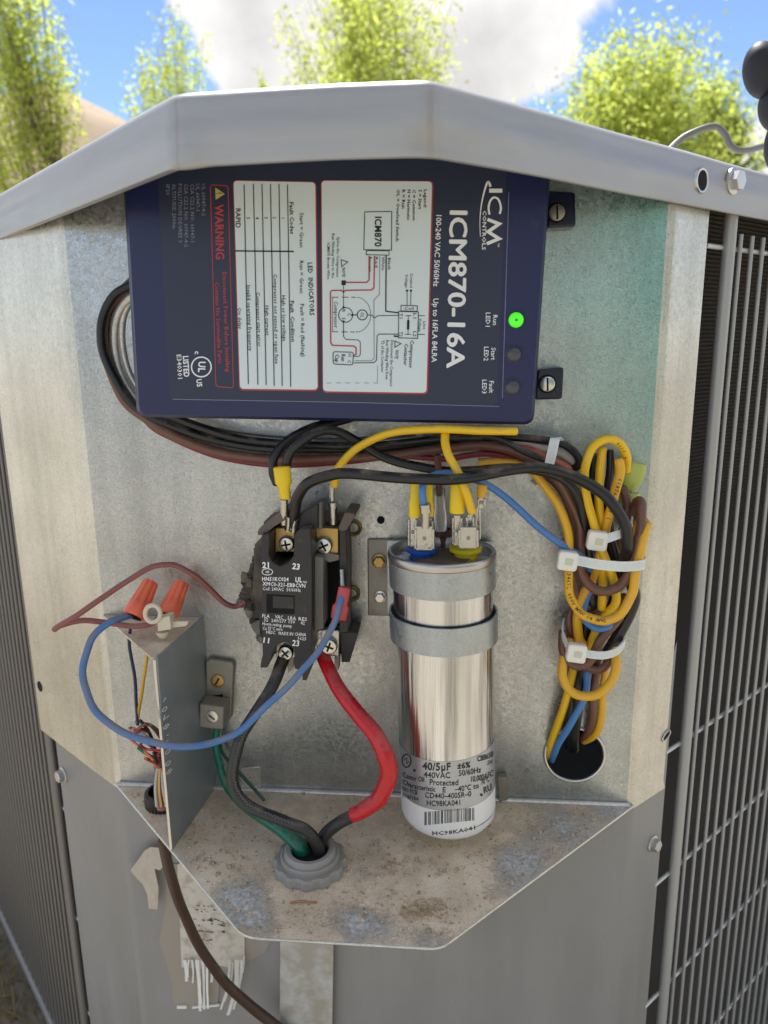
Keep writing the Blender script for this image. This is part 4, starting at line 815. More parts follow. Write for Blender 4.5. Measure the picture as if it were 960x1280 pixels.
# ================================================================== CONTACTOR
ct=thing('contactor','black two pole contactor with white print and exposed screw terminals','contactor',P(380,750,0))
YC=-.050; YD=-.034
fp=[(327,668),(337,667),(336,694),(341,703),(350,708),(360,704),(367,695),(368,668),(376,662),(388,661),(390,700),(390,818),(384,830),(374,838),(368,836),(367.5,812),(363,806),(355,803),(348,806),(342,813),(339,823),(334,835),(325,835),(326,828),(328,820)]
g=G().ppx(fp,YC,-.022); build('front_housing',g,BLK,ct,bev=.0006)
g=G().ppx([(333,743),(368,745),(368,768),(333,766)],YC-.0004,YC+.001); 
o=build('test_window',G().ppx([(333,743),(368,745),(368,768),(333,766)],YC-.0003,YC+.0004),DARKIN,ct); build('armature',G().ppx([(341,745),(367,746.5),(367,761),(341,760)],YC-.0005,YC),BLK,o)
g=G().ppx([(329,652),(430,650),(434,690),(434,790),(428,818),(332,818)],-.022,-.001); build('base_housing',g,BLKD,ct,bev=.001)
g=G().ppx([(390,695),(404,697),(404,786),(390,790)],-.040,-.022); build('arc_barrier',g,TANW,ct,bev=.0005)
g=G().ppx([(424,660),(432,660),(434,700),(435,790),(424,792)],YD,-.02); build('side_wall',g,BLK,ct,bev=.0006)
g=G().ppx([(407,692),(424,696),(424,786),(407,786)],-.0225,-.021); build('contact_slot',g,DARKIN,ct)
g=G().ppx([(404,690),(424,694),(424,700),(412,703),(404,700)],YD+.001,-.022); build('slot_lip',g,TANW,ct,bev=.0003)
for q,Ya,Yb,mt in [([(322,664),(324,661),(350,641),(357,641),(357,650),(343,658),(330,669),(322,669)],YC+.004,-.02,BROWNB),([(423,659),(431,641),(443,642),(444,645),(433,663),(424,664)],YD-.004,-.012,BROWNB),
                   ([(370,661),(370,646),(381,638),(397,630),(397,660),(388,664)],-.040,-.022,BLK),([(398,628),(402,628),(402,662),(398,662)],-.036,-.022,TANW),
                   ([(425,790),(447,792),(446,797),(437,828),(427,828),(426,815)],-.026,-.006,BLK),([(379,820),(390,812),(390,832),(383,851),(378,850),(378,836)],-.042,-.02,BLK),
                   ([(418,820),(424,818),(423,838),(418,841)],-.028,-.02,ZINCD),([(362,820),(368,818),(366,836),(360,842),(359,832)],-.035,-.02,ZINCD)]:
    build('housing_rib',G().ppx(q,Ya,Yb),mt,ct,bev=.0004)
# dust shelf inside the U notch, copper terminal plates
build('terminal_plate',G().ppx([(344,660),(368,660),(368,690),(344,690)],-.036,-.03),BRASS,ct,bev=.0004)
build('terminal_plate',G().ppx([(391,659),(423,661),(423,692),(391,690)],-.031,-.024),BRASS,ct,bev=.0004)
build('terminal_plate',G().ppx([(393,787),(424,788),(423,821),(392,819)],-.032,-.024),TIN,ct,bev=.0008)
build('terminal_plate',G().ppx([(345,802),(369,802),(369,822),(345,822)],-.036,-.03),TIN,ct,bev=.0004)
for x,y,r,Y,rot in((359,679,10.5,-.036,10),(405.5,681,11.5,-.031,25),(358,814,10.5,-.036,40),(412,806,11.5,-.032,70)):
    screwhead(ct,P(x,y,Y),PXW(r,Y),.0038,ZINC,'cross',(0,-1,0),'terminal_screw',rot)
g=G()
for x,y,x1,y1,Y in((355,624,355,655,-.046),(362,645,360,662,-.043),(369,648,367,664,-.043)): g.tube([P(x,y,Y),P(x1,y1,Y+.003)],.0022,8)
build('wire_ferrule',g,TIN,ct,smooth=50)
g=G(); g.tube([P(415,606,-.030),P(415,626,-.030)],.0015,8); g.tube([P(416,628,-.031),P(417,655,-.031)],.0026,8); build('quick_connect',g,TIN,ct,smooth=50)
g=G(); g.tube([P(427,712,-.036),P(428,738,-.040)],.0016,8); build('spade_terminal',g,TIN,ct,smooth=50)
g=G()
b1_=lambda x,y:(320+x*.078125,690+y*.078125); b2_=lambda x,y:(320+x*.078125,755+y*.078125); mk=lambda x,y:P(x,y,YC-.0003)
for s,A,B,h,af,bd in [("21",(100,210),(208,210),7,b1_,.03),("23",(582,222),(700,240),7,b1_,.03),("HN51KC024",(98,428),(522,438),4.6,b1_,.02),("UL",(630,442),(738,446),6,b1_,.03),("us",(755,470),(815,475),3.5,b1_,0),
   ("XMC0-321-EBBCVN",(104,506),(790,540),4.8,b1_,.01),("Coil: 24VAC  50/60Hz",(104,582),(715,612),4.2,b1_,0),
   ("FLA",(102,188),(218,196),4.4,b2_,.0),("VAC",(305,202),(430,214),4.4,b2_,.0),("LRA",(512,222),(640,232),4.4,b2_,.0),("RES",(682,234),(815,246),4.4,b2_,.0),("32",(128,252),(195,256),4,b2_,0),("240/277",(245,262),(485,276),4,b2_,0),("150",(525,282),(625,288),4,b2_,0),("42",(715,302),(780,306),4,b2_,0),
   ("Horm rating, pump",(104,312),(575,352),4,b2_,0),("Cu 75°C wire",(104,384),(425,404),4,b2_,0),("HESC",(165,446),(310,460),3.8,b2_,0),("MADE IN CHINA",(362,466),(802,492),4,b2_,0),("1625",(672,545),(805,560),3.8,b2_,0),("11",(120,575),(212,588),6.5,b2_,.02),("23",(582,620),(692,632),7,b2_,.02)]: T(g,s,A,B,h,af,mk,bd)
lineg(g,circ(*b1_(182,318),6.6,4.,20),.9,mk,True); T(g,"HF",(158,318),(212,322),3,b1_,mk,.02)
build('housing_lettering',g,INKW,ct)
# coil lump of the contactor at its left, dirty
def lump(g,c,r):
    n=10; k=RNG.normal(size=(7,n))*.22+1
    vs=[c+r*(k[i][j] if 0<i<6 else 1)*np.array([math.sin(math.pi*i/6)*math.cos(2*math.pi*j/n),math.sin(math.pi*i/6)*math.sin(2*math.pi*j/n),-math.cos(math.pi*i/6)*1.2]) for i in range(7) for j in range(n)]
    g.add(vs,[(i*n+j,i*n+(j+1)%n,(i+1)*n+(j+1)%n,(i+1)*n+j) for i in range(6) for j in range(n)])
for nm,mt,pts_ in (('coil_terminals',BLKD,[(309,725,.004),(314,738,.0055),(308,745,.004),(320,716,.005),(322,700,.004),(313,757,.004),(321,760,.006),(322,742,.007),(325,690,.004),(318,775,.0035)]),('dirt_lump',TANW,[(303,752,.0032),(309,735,.0028),(324,785,.0045),(327,797,.003),(316,722,.003),(312,765,.003),(326,708,.003)])):
    g=G()
    for x,y,r in pts_: lump(g,P(x,y,random.uniform(-.022,-.012)),r)
    build(nm,g,mt,ct,smooth=40)
g=G().ppx([(318,680),(330,676),(330,800),(322,770),(316,740)],-.025,-.001); build('coil_frame',g,BLKD,ct,bev=.0008)
# ================================================================== BARRIER BRACKET
zf=-.177; bb=thing('barrier_bracket','blue grey steel divider bracket folded under a dusty triangular top','bracket',(-.118,0,SHZ))
q0=np.array([-.183,-.0005,zf]); q1=np.array([-.1163,-.0005,zf]); q2=np.array([-.1228,-.0660,zf]); base_=np.array([-.1228,-.0655,SHZ+.0003])
build('top_flange',G().prism([q0,q1]+rnd(q1,q2,q0,.004),(0,0,-.0014)),DUSTY,bb)
build('divider_plate',G().prism([q1+[0,0,-.0002],np.array([-.1163,-.0005,SHZ+.0003]),base_,q2+[0,.003,-.0002]],(.0014,0,0)),PLATE,bb)
g=G().tube([q2+[.0006,.0008,-.001],q2+[.0006,.0002,-.006],base_+[.0006,0,.0005]],.0009,6); build('plate_edge',g,ZINC,bb,smooth=60)
def PP(x,y): return PL(x,y,(-.1147,0,0),(1,-.0985,0))+np.array([.0004,0,0])
g=G(); an=lambda x,y:(190+x*.09375,860+y*.09375)
for s,(x,y) in zip("10V8'.008",[(158,155),(158,280),(165,395),(180,510),(200,625),(200,700),(203,845),(205,1000),(218,1110)]):
    cx_,cy_=an(x,y); textg(g,s,(cx_-2.5,cy_),(cx_+2.5,cy_+.5) if s not in "1'." else (cx_+.0,cy_+.1),7.5,PP,.0,.5) if s not in "1'." else lineg(g,[(cx_-2,cy_+3),(cx_+2,cy_-3)] if s=='1' else [(cx_-1,cy_+1),(cx_+1,cy_-1)],1.1,PP)
build('dot_print',g,INKW,bb)
# ground lug
lg_=thing('ground_lug','small dull metal ground lug with slotted screw, right of the divider','ground lug',P(272,870,0))
g=G().ppx([(257,827),(262,824),(290,828),(292,833),(288,900),(258,898)],-.0045,-.0002); build('lug_tang',g,ZINCD,lg_,bev=.0008)
g=G().ppx([(249,880),(280,884),(279,913),(248,910)],-.018,-.0045); build('lug_barrel',g,ZINCD,lg_,bev=.0012)
screwhead(lg_,P(272,851,-.0045),.0046,.0012,BRASS,'slot',(0,-1,0),'lug_bolt',60)
screwhead(lg_,P(265,896,-.018),.0042,.0008,ZINC,'slot',(0,-1,0),'clamp_screw',-40)
build('wire_slot',G().ppx([(266,870),(278,868),(280,883),(264,881)],-.0052,-.0046),DARKIN,lg_)
# ================================================================== CONDUIT FITTINGS
def tp(x,y,z): return PZ(x,y,z)
bc=np.array([-.0352,-.0735,SHZ]); cb=thing('conduit_bushing','grey plastic conduit bushing with locknut where the thick wires leave the shelf','conduit fitting',bc)
g=G(); n=72; vs=[]
for z,k in((.0003,1),(.0050,1),(.0062,.96)):
    for i in range(n):
        t=2*math.pi*i/n; r=.0215*k if (i//3)%2==0 else .0202*k; vs.append((bc[0]+r*math.cos(t),bc[1]+r*math.sin(t),bc[2]+z))
g.add(vs,[(j*n+i,j*n+(i+1)%n,(j+1)*n+(i+1)%n,(j+1)*n+i) for j in range(2) for i in range(n)]+[tuple(2*n+i for i in range(n))]); build('locknut',g,GPL,cb,smooth=30)
g=G().lathe([(.0172,.0055),(.0172,.0082),(.0165,.0090),(.0150,.0091),(.0146,.0112),(.0138,.0122),(.0118,.0123),(.0108,.0115),(.0104,.0070)],bc,n=56,close=False); build('throat_ring',g,GPL,cb,smooth=35)
build('throat_bore',G().lathe([(.0105,.0085),(.001,.0084)],bc,n=32),DARKIN,cb)
lc_=PZ(206,1004,SHZ); lb_=thing('cable_bushing','small black ribbed bushing on the shelf left of the divider plate','cable bushing',lc_)
g=G(); n=60; vs=[]
for z,k,r_ in((.0003,1,.0128),(.0085,1,.0128),(.0095,1,.0122),(.0098,0,.0100),(.004,0,.0098)):
    for i in range(n):
        t=2*math.pi*i/n; r=r_-(.0006 if k and i%2 else 0); vs.append((lc_[0]+r*math.cos(t),lc_[1]+r*math.sin(t),lc_[2]+z))
g.add(vs,[(j*n+i,j*n+(i+1)%n,(j+1)*n+(i+1)%n,(j+1)*n+i) for j in range(4) for i in range(n)]); build('ribbed_ring',g,BPL,lb_,smooth=25)
build('bushing_bore',G().lathe([(.0098,.004),(.001,.0039)],lc_,n=32),DARKIN,lb_)
# ================================================================== WIRES
# loop behind the module
wire('black_wire','black wire looping round the left end of the blue module',[(330,365,-.004),(230,330,-.004),(160,358,-.004),(137,378,-.0045),(127,411,-.005),(133,450,-.006),(160,500,-.006),(188,521,-.007),(214,532,-.008),(270,550,-.010),(345,561,-.012),(435,561,-.014),(500,556,-.016),(550,550,-.018),(602,548,-.02)],11,WK)
wire('black_wire','second black wire just inside the loop at the left end of the module',[(300,480,-.009),(230,470,-.009),(190,480,-.011),(200,508,-.013),(240,530,-.014),(300,548,-.016),(380,556,-.018),(467,557,-.02),(560,548,-.022),(640,547,-.022),(692,552,-.022),(717,564,-.02),(724,579,-.018),(714,588,-.014)],10,WK)
wire('tan_wire','pinkish tan wire in the loop hugging the left end of the module',[(300,350,-.002),(200,335,-.002),(155,362,-.002),(135,385,-.0025),(129,411,-.003),(134,450,-.004),(155,500,-.005),(184,524,-.006),(214,543,-.008),(272,565,-.010),(345,574,-.012),(430,573,-.014),(480,569,-.016),(561,560,-.020),(602,557,-.022),(640,563,-.024),(670,578,-.026),(692,592,-.026),(711,622,-.026),(724,655,-.026),(726,690,-.028),(725,712,-.030),(738,733,-.032),(756,739,-.033),(776,731,-.033),(788,714,-.033),(795,686,-.033),(801,655,-.032),(802,634,-.030),(799,626,-.024),(791,640,-.018),(786,670,-.015)],12,WBR)
wire('dark_red_wire','dark red wire lowest in the bundle under the module',[(150,480,-.003),(184,527,-.004),(214,547,-.006),(272,570,-.008),(345,581,-.010),(430,577,-.012),(500,570,-.014),(557,574,-.016),(580,570,-.018),(610,567,-.02),(644,573,-.02),(670,582,-.018),(690,590,-.014)],8,WDR)
wire('salmon_wire','salmon pink wire running under the small zip tie',[(600,560,-.016),(655,560,-.016),(677,569,-.018),(707,583,-.018),(716,590,-.012)],9,WPK)
wire('cream_wire','cream coloured wire end beside the small zip tie',[(610,552,-.012),(666,558,-.013),(700,567,-.015),(719,580,-.014),(722,590,-.010)],9,WCR)
wire('dark_red_wire','short maroon wire end under the small zip tie',[(650,580,-.012),(690,584,-.013),(708,590,-.012)],7,WDR)
wire('black_wire','black wire passing from the yellow crimp up behind the module',[(346,604,-.040),(341,588,-.041),(343,572,-.040),(360,551,-.036),(390,534,-.030),(420,528,-.02),(460,515,-.010)],12,WK)
wire('black_wire','black wire arching from the yellow crimp and crossing the bundle to the right',[(357,598,-.040),(358,578,-.043),(367,561,-.044),(395,541,-.042),(420,539,-.038),(450,554,-.034),(486,574,-.032),(531,585,-.034),(561,589,-.036),(595,588,-.036),(640,585,-.034),(680,590,-.034),(705,600,-.034),(722,620,-.032),(730,650,-.028),(735,700,-.022),(740,760,-.016)],12,WK)
wire('black_wire','black wire dipping below the cream wire towards the zip tie',[(560,541,-.012),(600,545,-.022),(625,549,-.026),(655,564,-.028),(680,577,-.026),(700,590,-.022)],8,WKD)
wire('black_wire','long black wire from the contactor top passing in front of the capacitor wires',[(366,655,-.040),(368,640,-.044),(372,622,-.048),(386,603,-.052),(413,594,-.056),(437,592,-.058),(494,597,-.062),(550,600,-.064),(587,597,-.062),(632,588,-.056),(670,585,-.050),(700,590,-.046),(730,602,-.044),(755,618,-.043),(773,640,-.042),(783,662,-.040),(784,684,-.036),(781,700,-.030),(788,725,-.024),(793,745,-.020),(787,768,-.018),(775,790,-.018),(760,815,-.018)],14.5,WK)
wire('black_wire','thick black conductor from the contactor foot down into the grey bushing',[(356,818,-.034,16),(350,836,-.042,16),(338,862,-.052,15),(318,893,-.060,15),(300,925,-.066,14),(292,955,-.070,14),(292,980,-.072,14),(305,1003,-.074,14),(330,1017,-.076,14),(356,1027,-.078,14),(380,1036,-.079,14),(394,1050,-.078,14),(401,1070,-.073,14),(402,1092,-.066,14)],14,WKD)
rw=wire('red_wire','thick red taped conductor curving from the contactor to the black sleeve',[(403,818,-.030,18),(412,840,-.040,18),(428,868,-.050,19),(450,895,-.058,20),(470,920,-.064,21),(483,948,-.068,22),(485,973,-.069,22),(476,995,-.070,21),(460,1009,-.071,20),(441,1019,-.072,18)],20,WR)
wire('black_wire','black sleeve continuing the red conductor into the grey bushing',[(448,1016,-.0715,15),(440,1020,-.072,15),(425,1028,-.073,15),(408,1041,-.072,15),(400,1056,-.070,15),(396,1080,-.066,14)],15,WKD)
wire('green_wire','green ground wire running down from the lug into the grey bushing',[(271,908,-.011,9),(270,930,-.014,9),(273,952,-.018,9),(283,982,-.028,10),(306,1006,-.042,12),(338,1028,-.056,15),(361,1044,-.066,18),(376,1062,-.072,19),(381,1084,-.070,19)],12,WG)
wire('green_wire','thin dark green wire against the panel behind the thick black conductor',[(272,915,-.006),(278,940,-.006),(296,962,-.008),(330,1000,-.02)],4,WGD)
wire('yellow_wire','yellow wire arching along the bottom edge of the module to the contactor',[(418,607,-.032),(420,594,-.034),(428,578,-.036),(449,558,-.040),(486,542,-.044),(531,537,-.048),(580,537,-.050),(625,539,-.050),(645,539,-.050)],10.5,WY)
wire('yellow_wire','yellow wire dropping in front of the bundle onto the capacitor',[(557,538,-.045),(556,552,-.050),(561,570,-.055),(572,590,-.058),(582,612,-.059),(590,640,-.056)],11,WY)
wire('blue_wire','blue wire leaving the capacitor towards the big zip ties on the right',[(531,640,-.058),(528,618,-.060),(531,603,-.058),(545,593,-.054),(565,592,-.050),(588,598,-.044),(612,608,-.040),(644,632,-.036),(677,662,-.034),(711,687,-.033),(728,697,-.030),(738,712,-.022)],9.5,WB)
g=G(); g.tube([P(531,630,-.0595),P(532,640,-.059)],.0032,10); g.tube([P(532,640,-.058),P(532,660,-.057)],.0022,8); build('wire_crimp',g,TIN,cp,smooth=50)
wire('blue_wire','dusty blue wire looping down on the left and up to the contactor',[(165,768,-.035),(151,773,-.042),(134,779,-.048),(113,801,-.054),(104,834,-.060),(109,867,-.066),(125,895,-.072),(152,914,-.078),(196,929,-.085),(234,933,-.085),(271,927,-.080),(300,914,-.076),(337,878,-.072),(367,850,-.068),(393,820,-.062),(413,790,-.056),(423,764,-.052),(427,745,-.048)],8.6,WBD)
wire('faded_wire','faded pink brown wire doubling back from the wire nuts to the contactor coil',[(306,752,-.022),(294,758,-.024),(279,752,-.028),(263,737,-.032),(243,719,-.038),(222,708,-.042),(205,706,-.045),(184,711,-.048),(160,726,-.052),(130,746,-.058),(102,765,-.062),(78,780,-.062),(69,786,-.060),(78,781,-.054),(102,776,-.050),(134,778,-.046),(165,783,-.044),(188,780,-.042),(200,772,-.040)],7,WMV)
# low voltage cable
wire('navy_wire','thin dark blue wire hanging behind the divider plate',[(163,786,-.03),(161,806,-.03),(168,845,-.03),(171,880,-.032),(172,906,-.035)],4,WNV)
wire('yellow_wire','thin amber wire hanging beside the dark blue one behind the divider plate',[(184,800,-.03),(183,825,-.03),(178,860,-.031),(174,885,-.032),(172,900,-.034)],4,WY2)
cgp=thing('control_cable','brown multi core control cable fanned out into small coloured wires','cable',lc_)
g=G(); 
jk=[(205,1010,-.045,20),(202,985,-.043,17),(199,960,-.041,14),(196,940,-.040,13)]
pj=[P(a[0],a[1],a[2]) for a in jk]; g.tube(cr(pj,6),np.interp(np.linspace(0,3,19),range(4),[a[3]*.41/940/2 for a in jk]),12); build('jacket',g,WMV,cgp,smooth=60)
for mt,pts_,w in [(WMV,[(198,945),(205,925),(196,912),(182,905),(172,912),(166,920)],5),(WDR,[(200,950),(192,935),(178,925),(168,922),(176,912),(186,915)],5),(WG,[(212,955),(202,948),(190,946),(180,940),(172,934)],5),(WOR,[(212,968),(200,960),(190,952),(182,948)],5),(WR,[(210,942),(196,938),(182,936),(176,930),(184,922)],4),(WPK,[(192,950),(176,935),(164,925),(160,918),(168,910)],4),(WK,[(196,955),(192,930),(186,915),(180,906),(174,900)],5),(WWH,[(190,930),(180,918),(168,912),(160,908),(170,903)],5),(WBR,[(200,960),(206,935),(198,918),(188,906)],5)]:
    p=[P(x,y,-.047+.006*math.sin(i*1.7+w)-.004) for i,(x,y) in enumerate(pts_)]; build('core_wire',G().tube(cr(p,6),w*.41/940/2,8),mt,cgp,smooth=60)
for dx in(-3,0,3): build('strand',G().tube(cr([P(200+dx,960,-.05),P(199+dx*1.6,985,-.052),P(202+dx*2,1008,-.05)],5),.0009,6),WWH if dx else BRASS,cgp,smooth=60)
wire('brown_cable','brown jacketed cable hanging below the shelf across the torn label',[(203,1050,-.052,12),(208,1072,-.05,12),(217,1105,-.046,12),(229,1139,-.040,11),(245,1175,-.034,11),(265,1208,-.028,11),(285,1232,-.022,11),(308,1252,-.016,11),(330,1271,-.012,11),(370,1300,-.008,11),(420,1325,-.006,12)],12,JACK,'cable')
# the bundle on the right
B='wires coiled and tied on the right'
wire('yellow_wire','bright yellow wire in the large outer top loop of the tied bundle',[(783,588,-.018),(783,568,-.024),(775,555,-.028),(761,549,-.030),(746,554,-.031),(736,568,-.032),(731,590,-.032),(732,615,-.032),(738,640,-.032),(745,663,-.031),(752,688,-.029),(764,715,-.027),(770,738,-.024),(768,757,-.021),(752,775,-.018),(742,795,-.016),(735,820,-.014)],11,WY,group=None)
wire('yellow_wire','short bright yellow wire end standing inside the top loop',[(753,561,-.024),(750,590,-.025),(748,617,-.026),(750,650,-.026),(753,690,-.024),(754,730,-.022),(752,760,-.018)],11,WY)
wire('yellow_wire','amber yellow wire with printed text leaning inside the top loop',[(774,576,-.028),(775,592,-.029),(769,615,-.030),(761,645,-.029),(755,670,-.027),(748,700,-.024),(740,725,-.021),(728,745,-.020),(722,770,-.019),(723,795,-.018),(728,806,-.016)],12,WY2)
wire('black_wire','black wire end showing between the yellow ones inside the top loop',[(763,564,-.017),(763,585,-.018),(759,620,-.019),(762,660,-.020),(772,700,-.018),(776,730,-.016)],10,WK)
wire('black_wire','black wire seen at the left inside the top loop',[(744,570,-.013),(742,600,-.014),(745,640,-.015),(765,690,-.016),(770,740,-.014),(750,790,-.012),(725,850,-.014),(722,886,-.014),(718,915,-.006),(718,935,.012)],13,WK)
wire('yellow_wire','amber wire sweeping down the left side of the bundle into the wide U bend',[(600,578,-.018),(625,577,-.020),(650,581,-.022),(672,596,-.025),(692,622,-.028),(706,650,-.030),(711,680,-.032),(710,712,-.034),(712,742,-.036),(722,762,-.037),(738,773,-.038),(757,776,-.038),(776,766,-.038),(789,745,-.037),(794,720,-.036),(800,688,-.035),(807,662,-.032),(808,655,-.028),(800,650,-.020),(790,670,-.014)],11.5,WY2)
wire('brown_wire','brown wire behind the black one on the right of the bundle top',[(778,610,-.014),(784,630,-.016),(779,660,-.018),(770,700,-.016),(768,740,-.016)],11,WBR)
wire('blue_wire','blue wire dipping through the middle of the tied bundle',[(726,632,-.014),(733,655,-.018),(740,684,-.020),(744,706,-.021),(742,725,-.021),(735,745,-.020),(729,765,-.022),(735,780,-.026),(749,786,-.028),(760,783,-.027),(766,774,-.020)],8.5,WB)
wire('blue_wire','blue wire running down out of the bundle into the panel hole',[(745,780,-.010),(740,810,-.013),(734,838,-.016),(733,858,-.018),(725,884,-.018),(710,910,-.014),(696,934,-.006),(689,950,.008)],8.5,WB)
wire('yellow_wire','yellow wire going down on the far left into the panel hole',[(722,800,-.012),(717,838,-.013),(708,871,-.013),(699,901,-.010),(690,927,-.004),(684,945,.008)],10,WY)
wire('yellow_wire','amber wire forming the lowest small U bend of the bundle',[(712,800,-.020),(704,825,-.024),(703,844,-.026),(712,862,-.028),(727,870,-.029),(746,868,-.029),(761,855,-.028),(769,838,-.026),(770,818,-.022),(765,800,-.016)],11.5,WY2)
wire('yellow_wire','amber wire right of the brown one dropping into the top of the panel hole',[(760,815,-.010),(757,840,-.011),(753,866,-.011),(752,890,-.009),(748,910,-.005),(740,922,.002),(730,926,.012)],9,WY2)
wire('brown_wire','brown wire dropping into the top of the panel hole',[(748,810,-.012),(745,842,-.013),(741,870,-.013),(741,894,-.009),(736,912,-.003),(728,922,.010)],10,WBR)
wire('brown_wire','brown wire crossing up to the right under the lower zip tie',[(704,790,-.018),(704,808,-.021),(708,822,-.024),(717,831,-.026),(730,831,-.027),(740,822,-.027),(750,802,-.026),(765,782,-.024),(776,766,-.021),(782,745,-.018)],12,WBR)
wire('brown_wire','brown wire bending just below the lower zip tie',[(722,820,-.014),(734,834,-.018),(749,837,-.019),(761,827,-.018),(768,808,-.014)],10,WBR)
wire('brown_wire','brown wire peeking out on the left above the lower zip tie',[(716,758,-.014),(712,770,-.016),(711,785,-.017),(716,800,-.014)],8,WBR)
wire('yellow_wire','pair of yellow wire crossing diagonally behind the U bends',[(770,750,-.013),(752,785,-.017),(738,805,-.016),(728,830,-.012)],8,WY)
wire('black_wire','black wire filling the middle of the lower bundle',[(748,735,-.012),(735,770,-.012),(728,800,-.011),(722,840,-.011),(716,880,-.011),(712,905,-.008),(712,930,.01)],16,WK)
wire('brown_wire','dark brown wire on the left of the bundle beside the amber one',[(640,573,-.014),(680,592,-.018),(704,618,-.020),(716,650,-.021),(718,690,-.022),(716,722,-.021),(724,750,-.018),(745,762,-.015)],11,WBR)
# printed text on two insulated wires
def wprint(owner,pts,s,h,mt,wpx,t0=0.,t1=1.,name='wire_print',zig=False):
    c=cr([(a[0],a[1],a[2]) for a in pts],10); L_=np.concatenate([[0],np.cumsum(np.linalg.norm(np.diff(c[:,:2],axis=0),axis=1))]); g=G()
    at=lambda d:np.array([np.interp(d,L_,c[:,k]) for k in range(3)])
    if zig:
        n=int(L_[-1]*(t1-t0)/2.2); P_=[]
        for k in range(n):
            d=L_[-1]*(t0+(t1-t0)*k/n); a_,b_=at(d),at(d+1); u=(b_-a_)[:2]; u/=np.linalg.norm(u)+1e-9; nn=np.array([u[1],-u[0]]); o_=(h*.5+RNG.uniform(-.6,.6))*(1 if k%2 else -1)+zig; Yc=a_[2]-PXW(wpx,a_[2])/2*math.sqrt(max(.02,1-(2*o_/wpx)**2))-.00025
            P_.append((a_[:2]+nn*o_,Yc))
        for (a_,y1),(b_,y2) in zip(P_[:-1],P_[1:]):
            d=b_-a_; l=np.linalg.norm(d)+1e-9; nn=np.array([-d[1],d[0]])/l*.45; g.add([P(*(a_-nn),y1),P(*(b_-nn),y2),P(*(b_+nn),y2),P(*(a_+nn),y1)],[(0,1,2,3)])
    else:
        for i,ch in enumerate(s):
            if ch==' ': continue
            d=L_[-1]*(t0+(t1-t0)*(i+.5)/len(s)); a_,b_=at(d),at(d+2); u=(b_-a_)[:2]; u/=np.linalg.norm(u)+1e-9; Yc=a_[2]-PXW(wpx,a_[2])/2-.0002
            textg(g,ch,a_[:2]-u,a_[:2]+u,h,lambda x,y:P(x,y,Yc))
    return build(name,g,mt,owner)
byl={o['label']:o for o in bpy.data.objects if o.get('label') and o.name.startswith(('yellow_wire','black_wire'))}
INKBR=mat('brown_black_ink',(.10,.05,.01),.5); INKLG=mat('light_grey_ink',(.11,.11,.11),.6)
wprint([o for l,o in byl.items() if 'wide U bend' in l][0],[(711,712,-.034),(712,742,-.036),(722,762,-.037),(738,773,-.038),(757,776,-.038)],'E34672 600V MTW 14 AWG',4.6,INKBR,11.5)
wprint([o for l,o in byl.items() if 'printed text' in l][0],[(776,598,-.029),(770,616,-.030),(762,644,-.029),(759,655,-.028)],'61876 (UL) 14',5,INKBR,12)
wprint([o for l,o in byl.items() if 'outer top loop' in l][0],[(772,553,-.029),(780,564,-.026),(784,580,-.020)],'600V MTW',4.2,INKBR,11)
tk=[o for l,o in byl.items() if 'thick black conductor' in l][0]
wprint(tk,[(338,862,-.052),(318,893,-.060),(300,925,-.066),(292,955,-.070),(292,980,-.072),(305,1003,-.074),(330,1017,-.076),(356,1027,-.078),(376,1034,-.079)],'',3.4,INKLG,14,.05,.97,zig=1.6)
# sleeves
sleeve('wire_terminal','yellow crimped connector joining two black wires to the contactor top',(352,583),(357,624),23,15,-.0455,YSL,None)
o=sleeve('wire_terminal','red vinyl sleeve on the blue wire at the right of the contactor',(431,734),(423,774),17,22,-.0475,REDSL,None)
q=P(422.5,776,-.0478); build('sleeve_mouth',G().lathe([(.0035,0),(.0034,.0006)],P(423,774.6,-.0485),P(421.5,780,-.0485)-P(423,774,-.0485),20,ell=.6),BRP,o)
ls=thing('clear_connector','translucent lime yellow connector sleeve at the right of the bundle top','wire terminal',P(788,610,-.010))
build('upper_sleeve',G().lathe([(.006,0),(.0068,.004),(.0062,.012),(.0035,.016)],P(795,578,-.012),P(786,610,-.012)-P(795,578,-.012),20,ell=.7),LIME,ls,smooth=60)
build('lower_sleeve',G().lathe([(.0052,0),(.0055,.003),(.005,.009),(.0032,.014)],P(788,616,-.012),P(786,650,-.012)-P(788,616,-.012),20,ell=.7),LIME,ls,smooth=60)
build('bridge',G().ppx([(783,600),(793,602),(790,622),(782,620)],-.012,-.008),LIME,ls,bev=.0005)
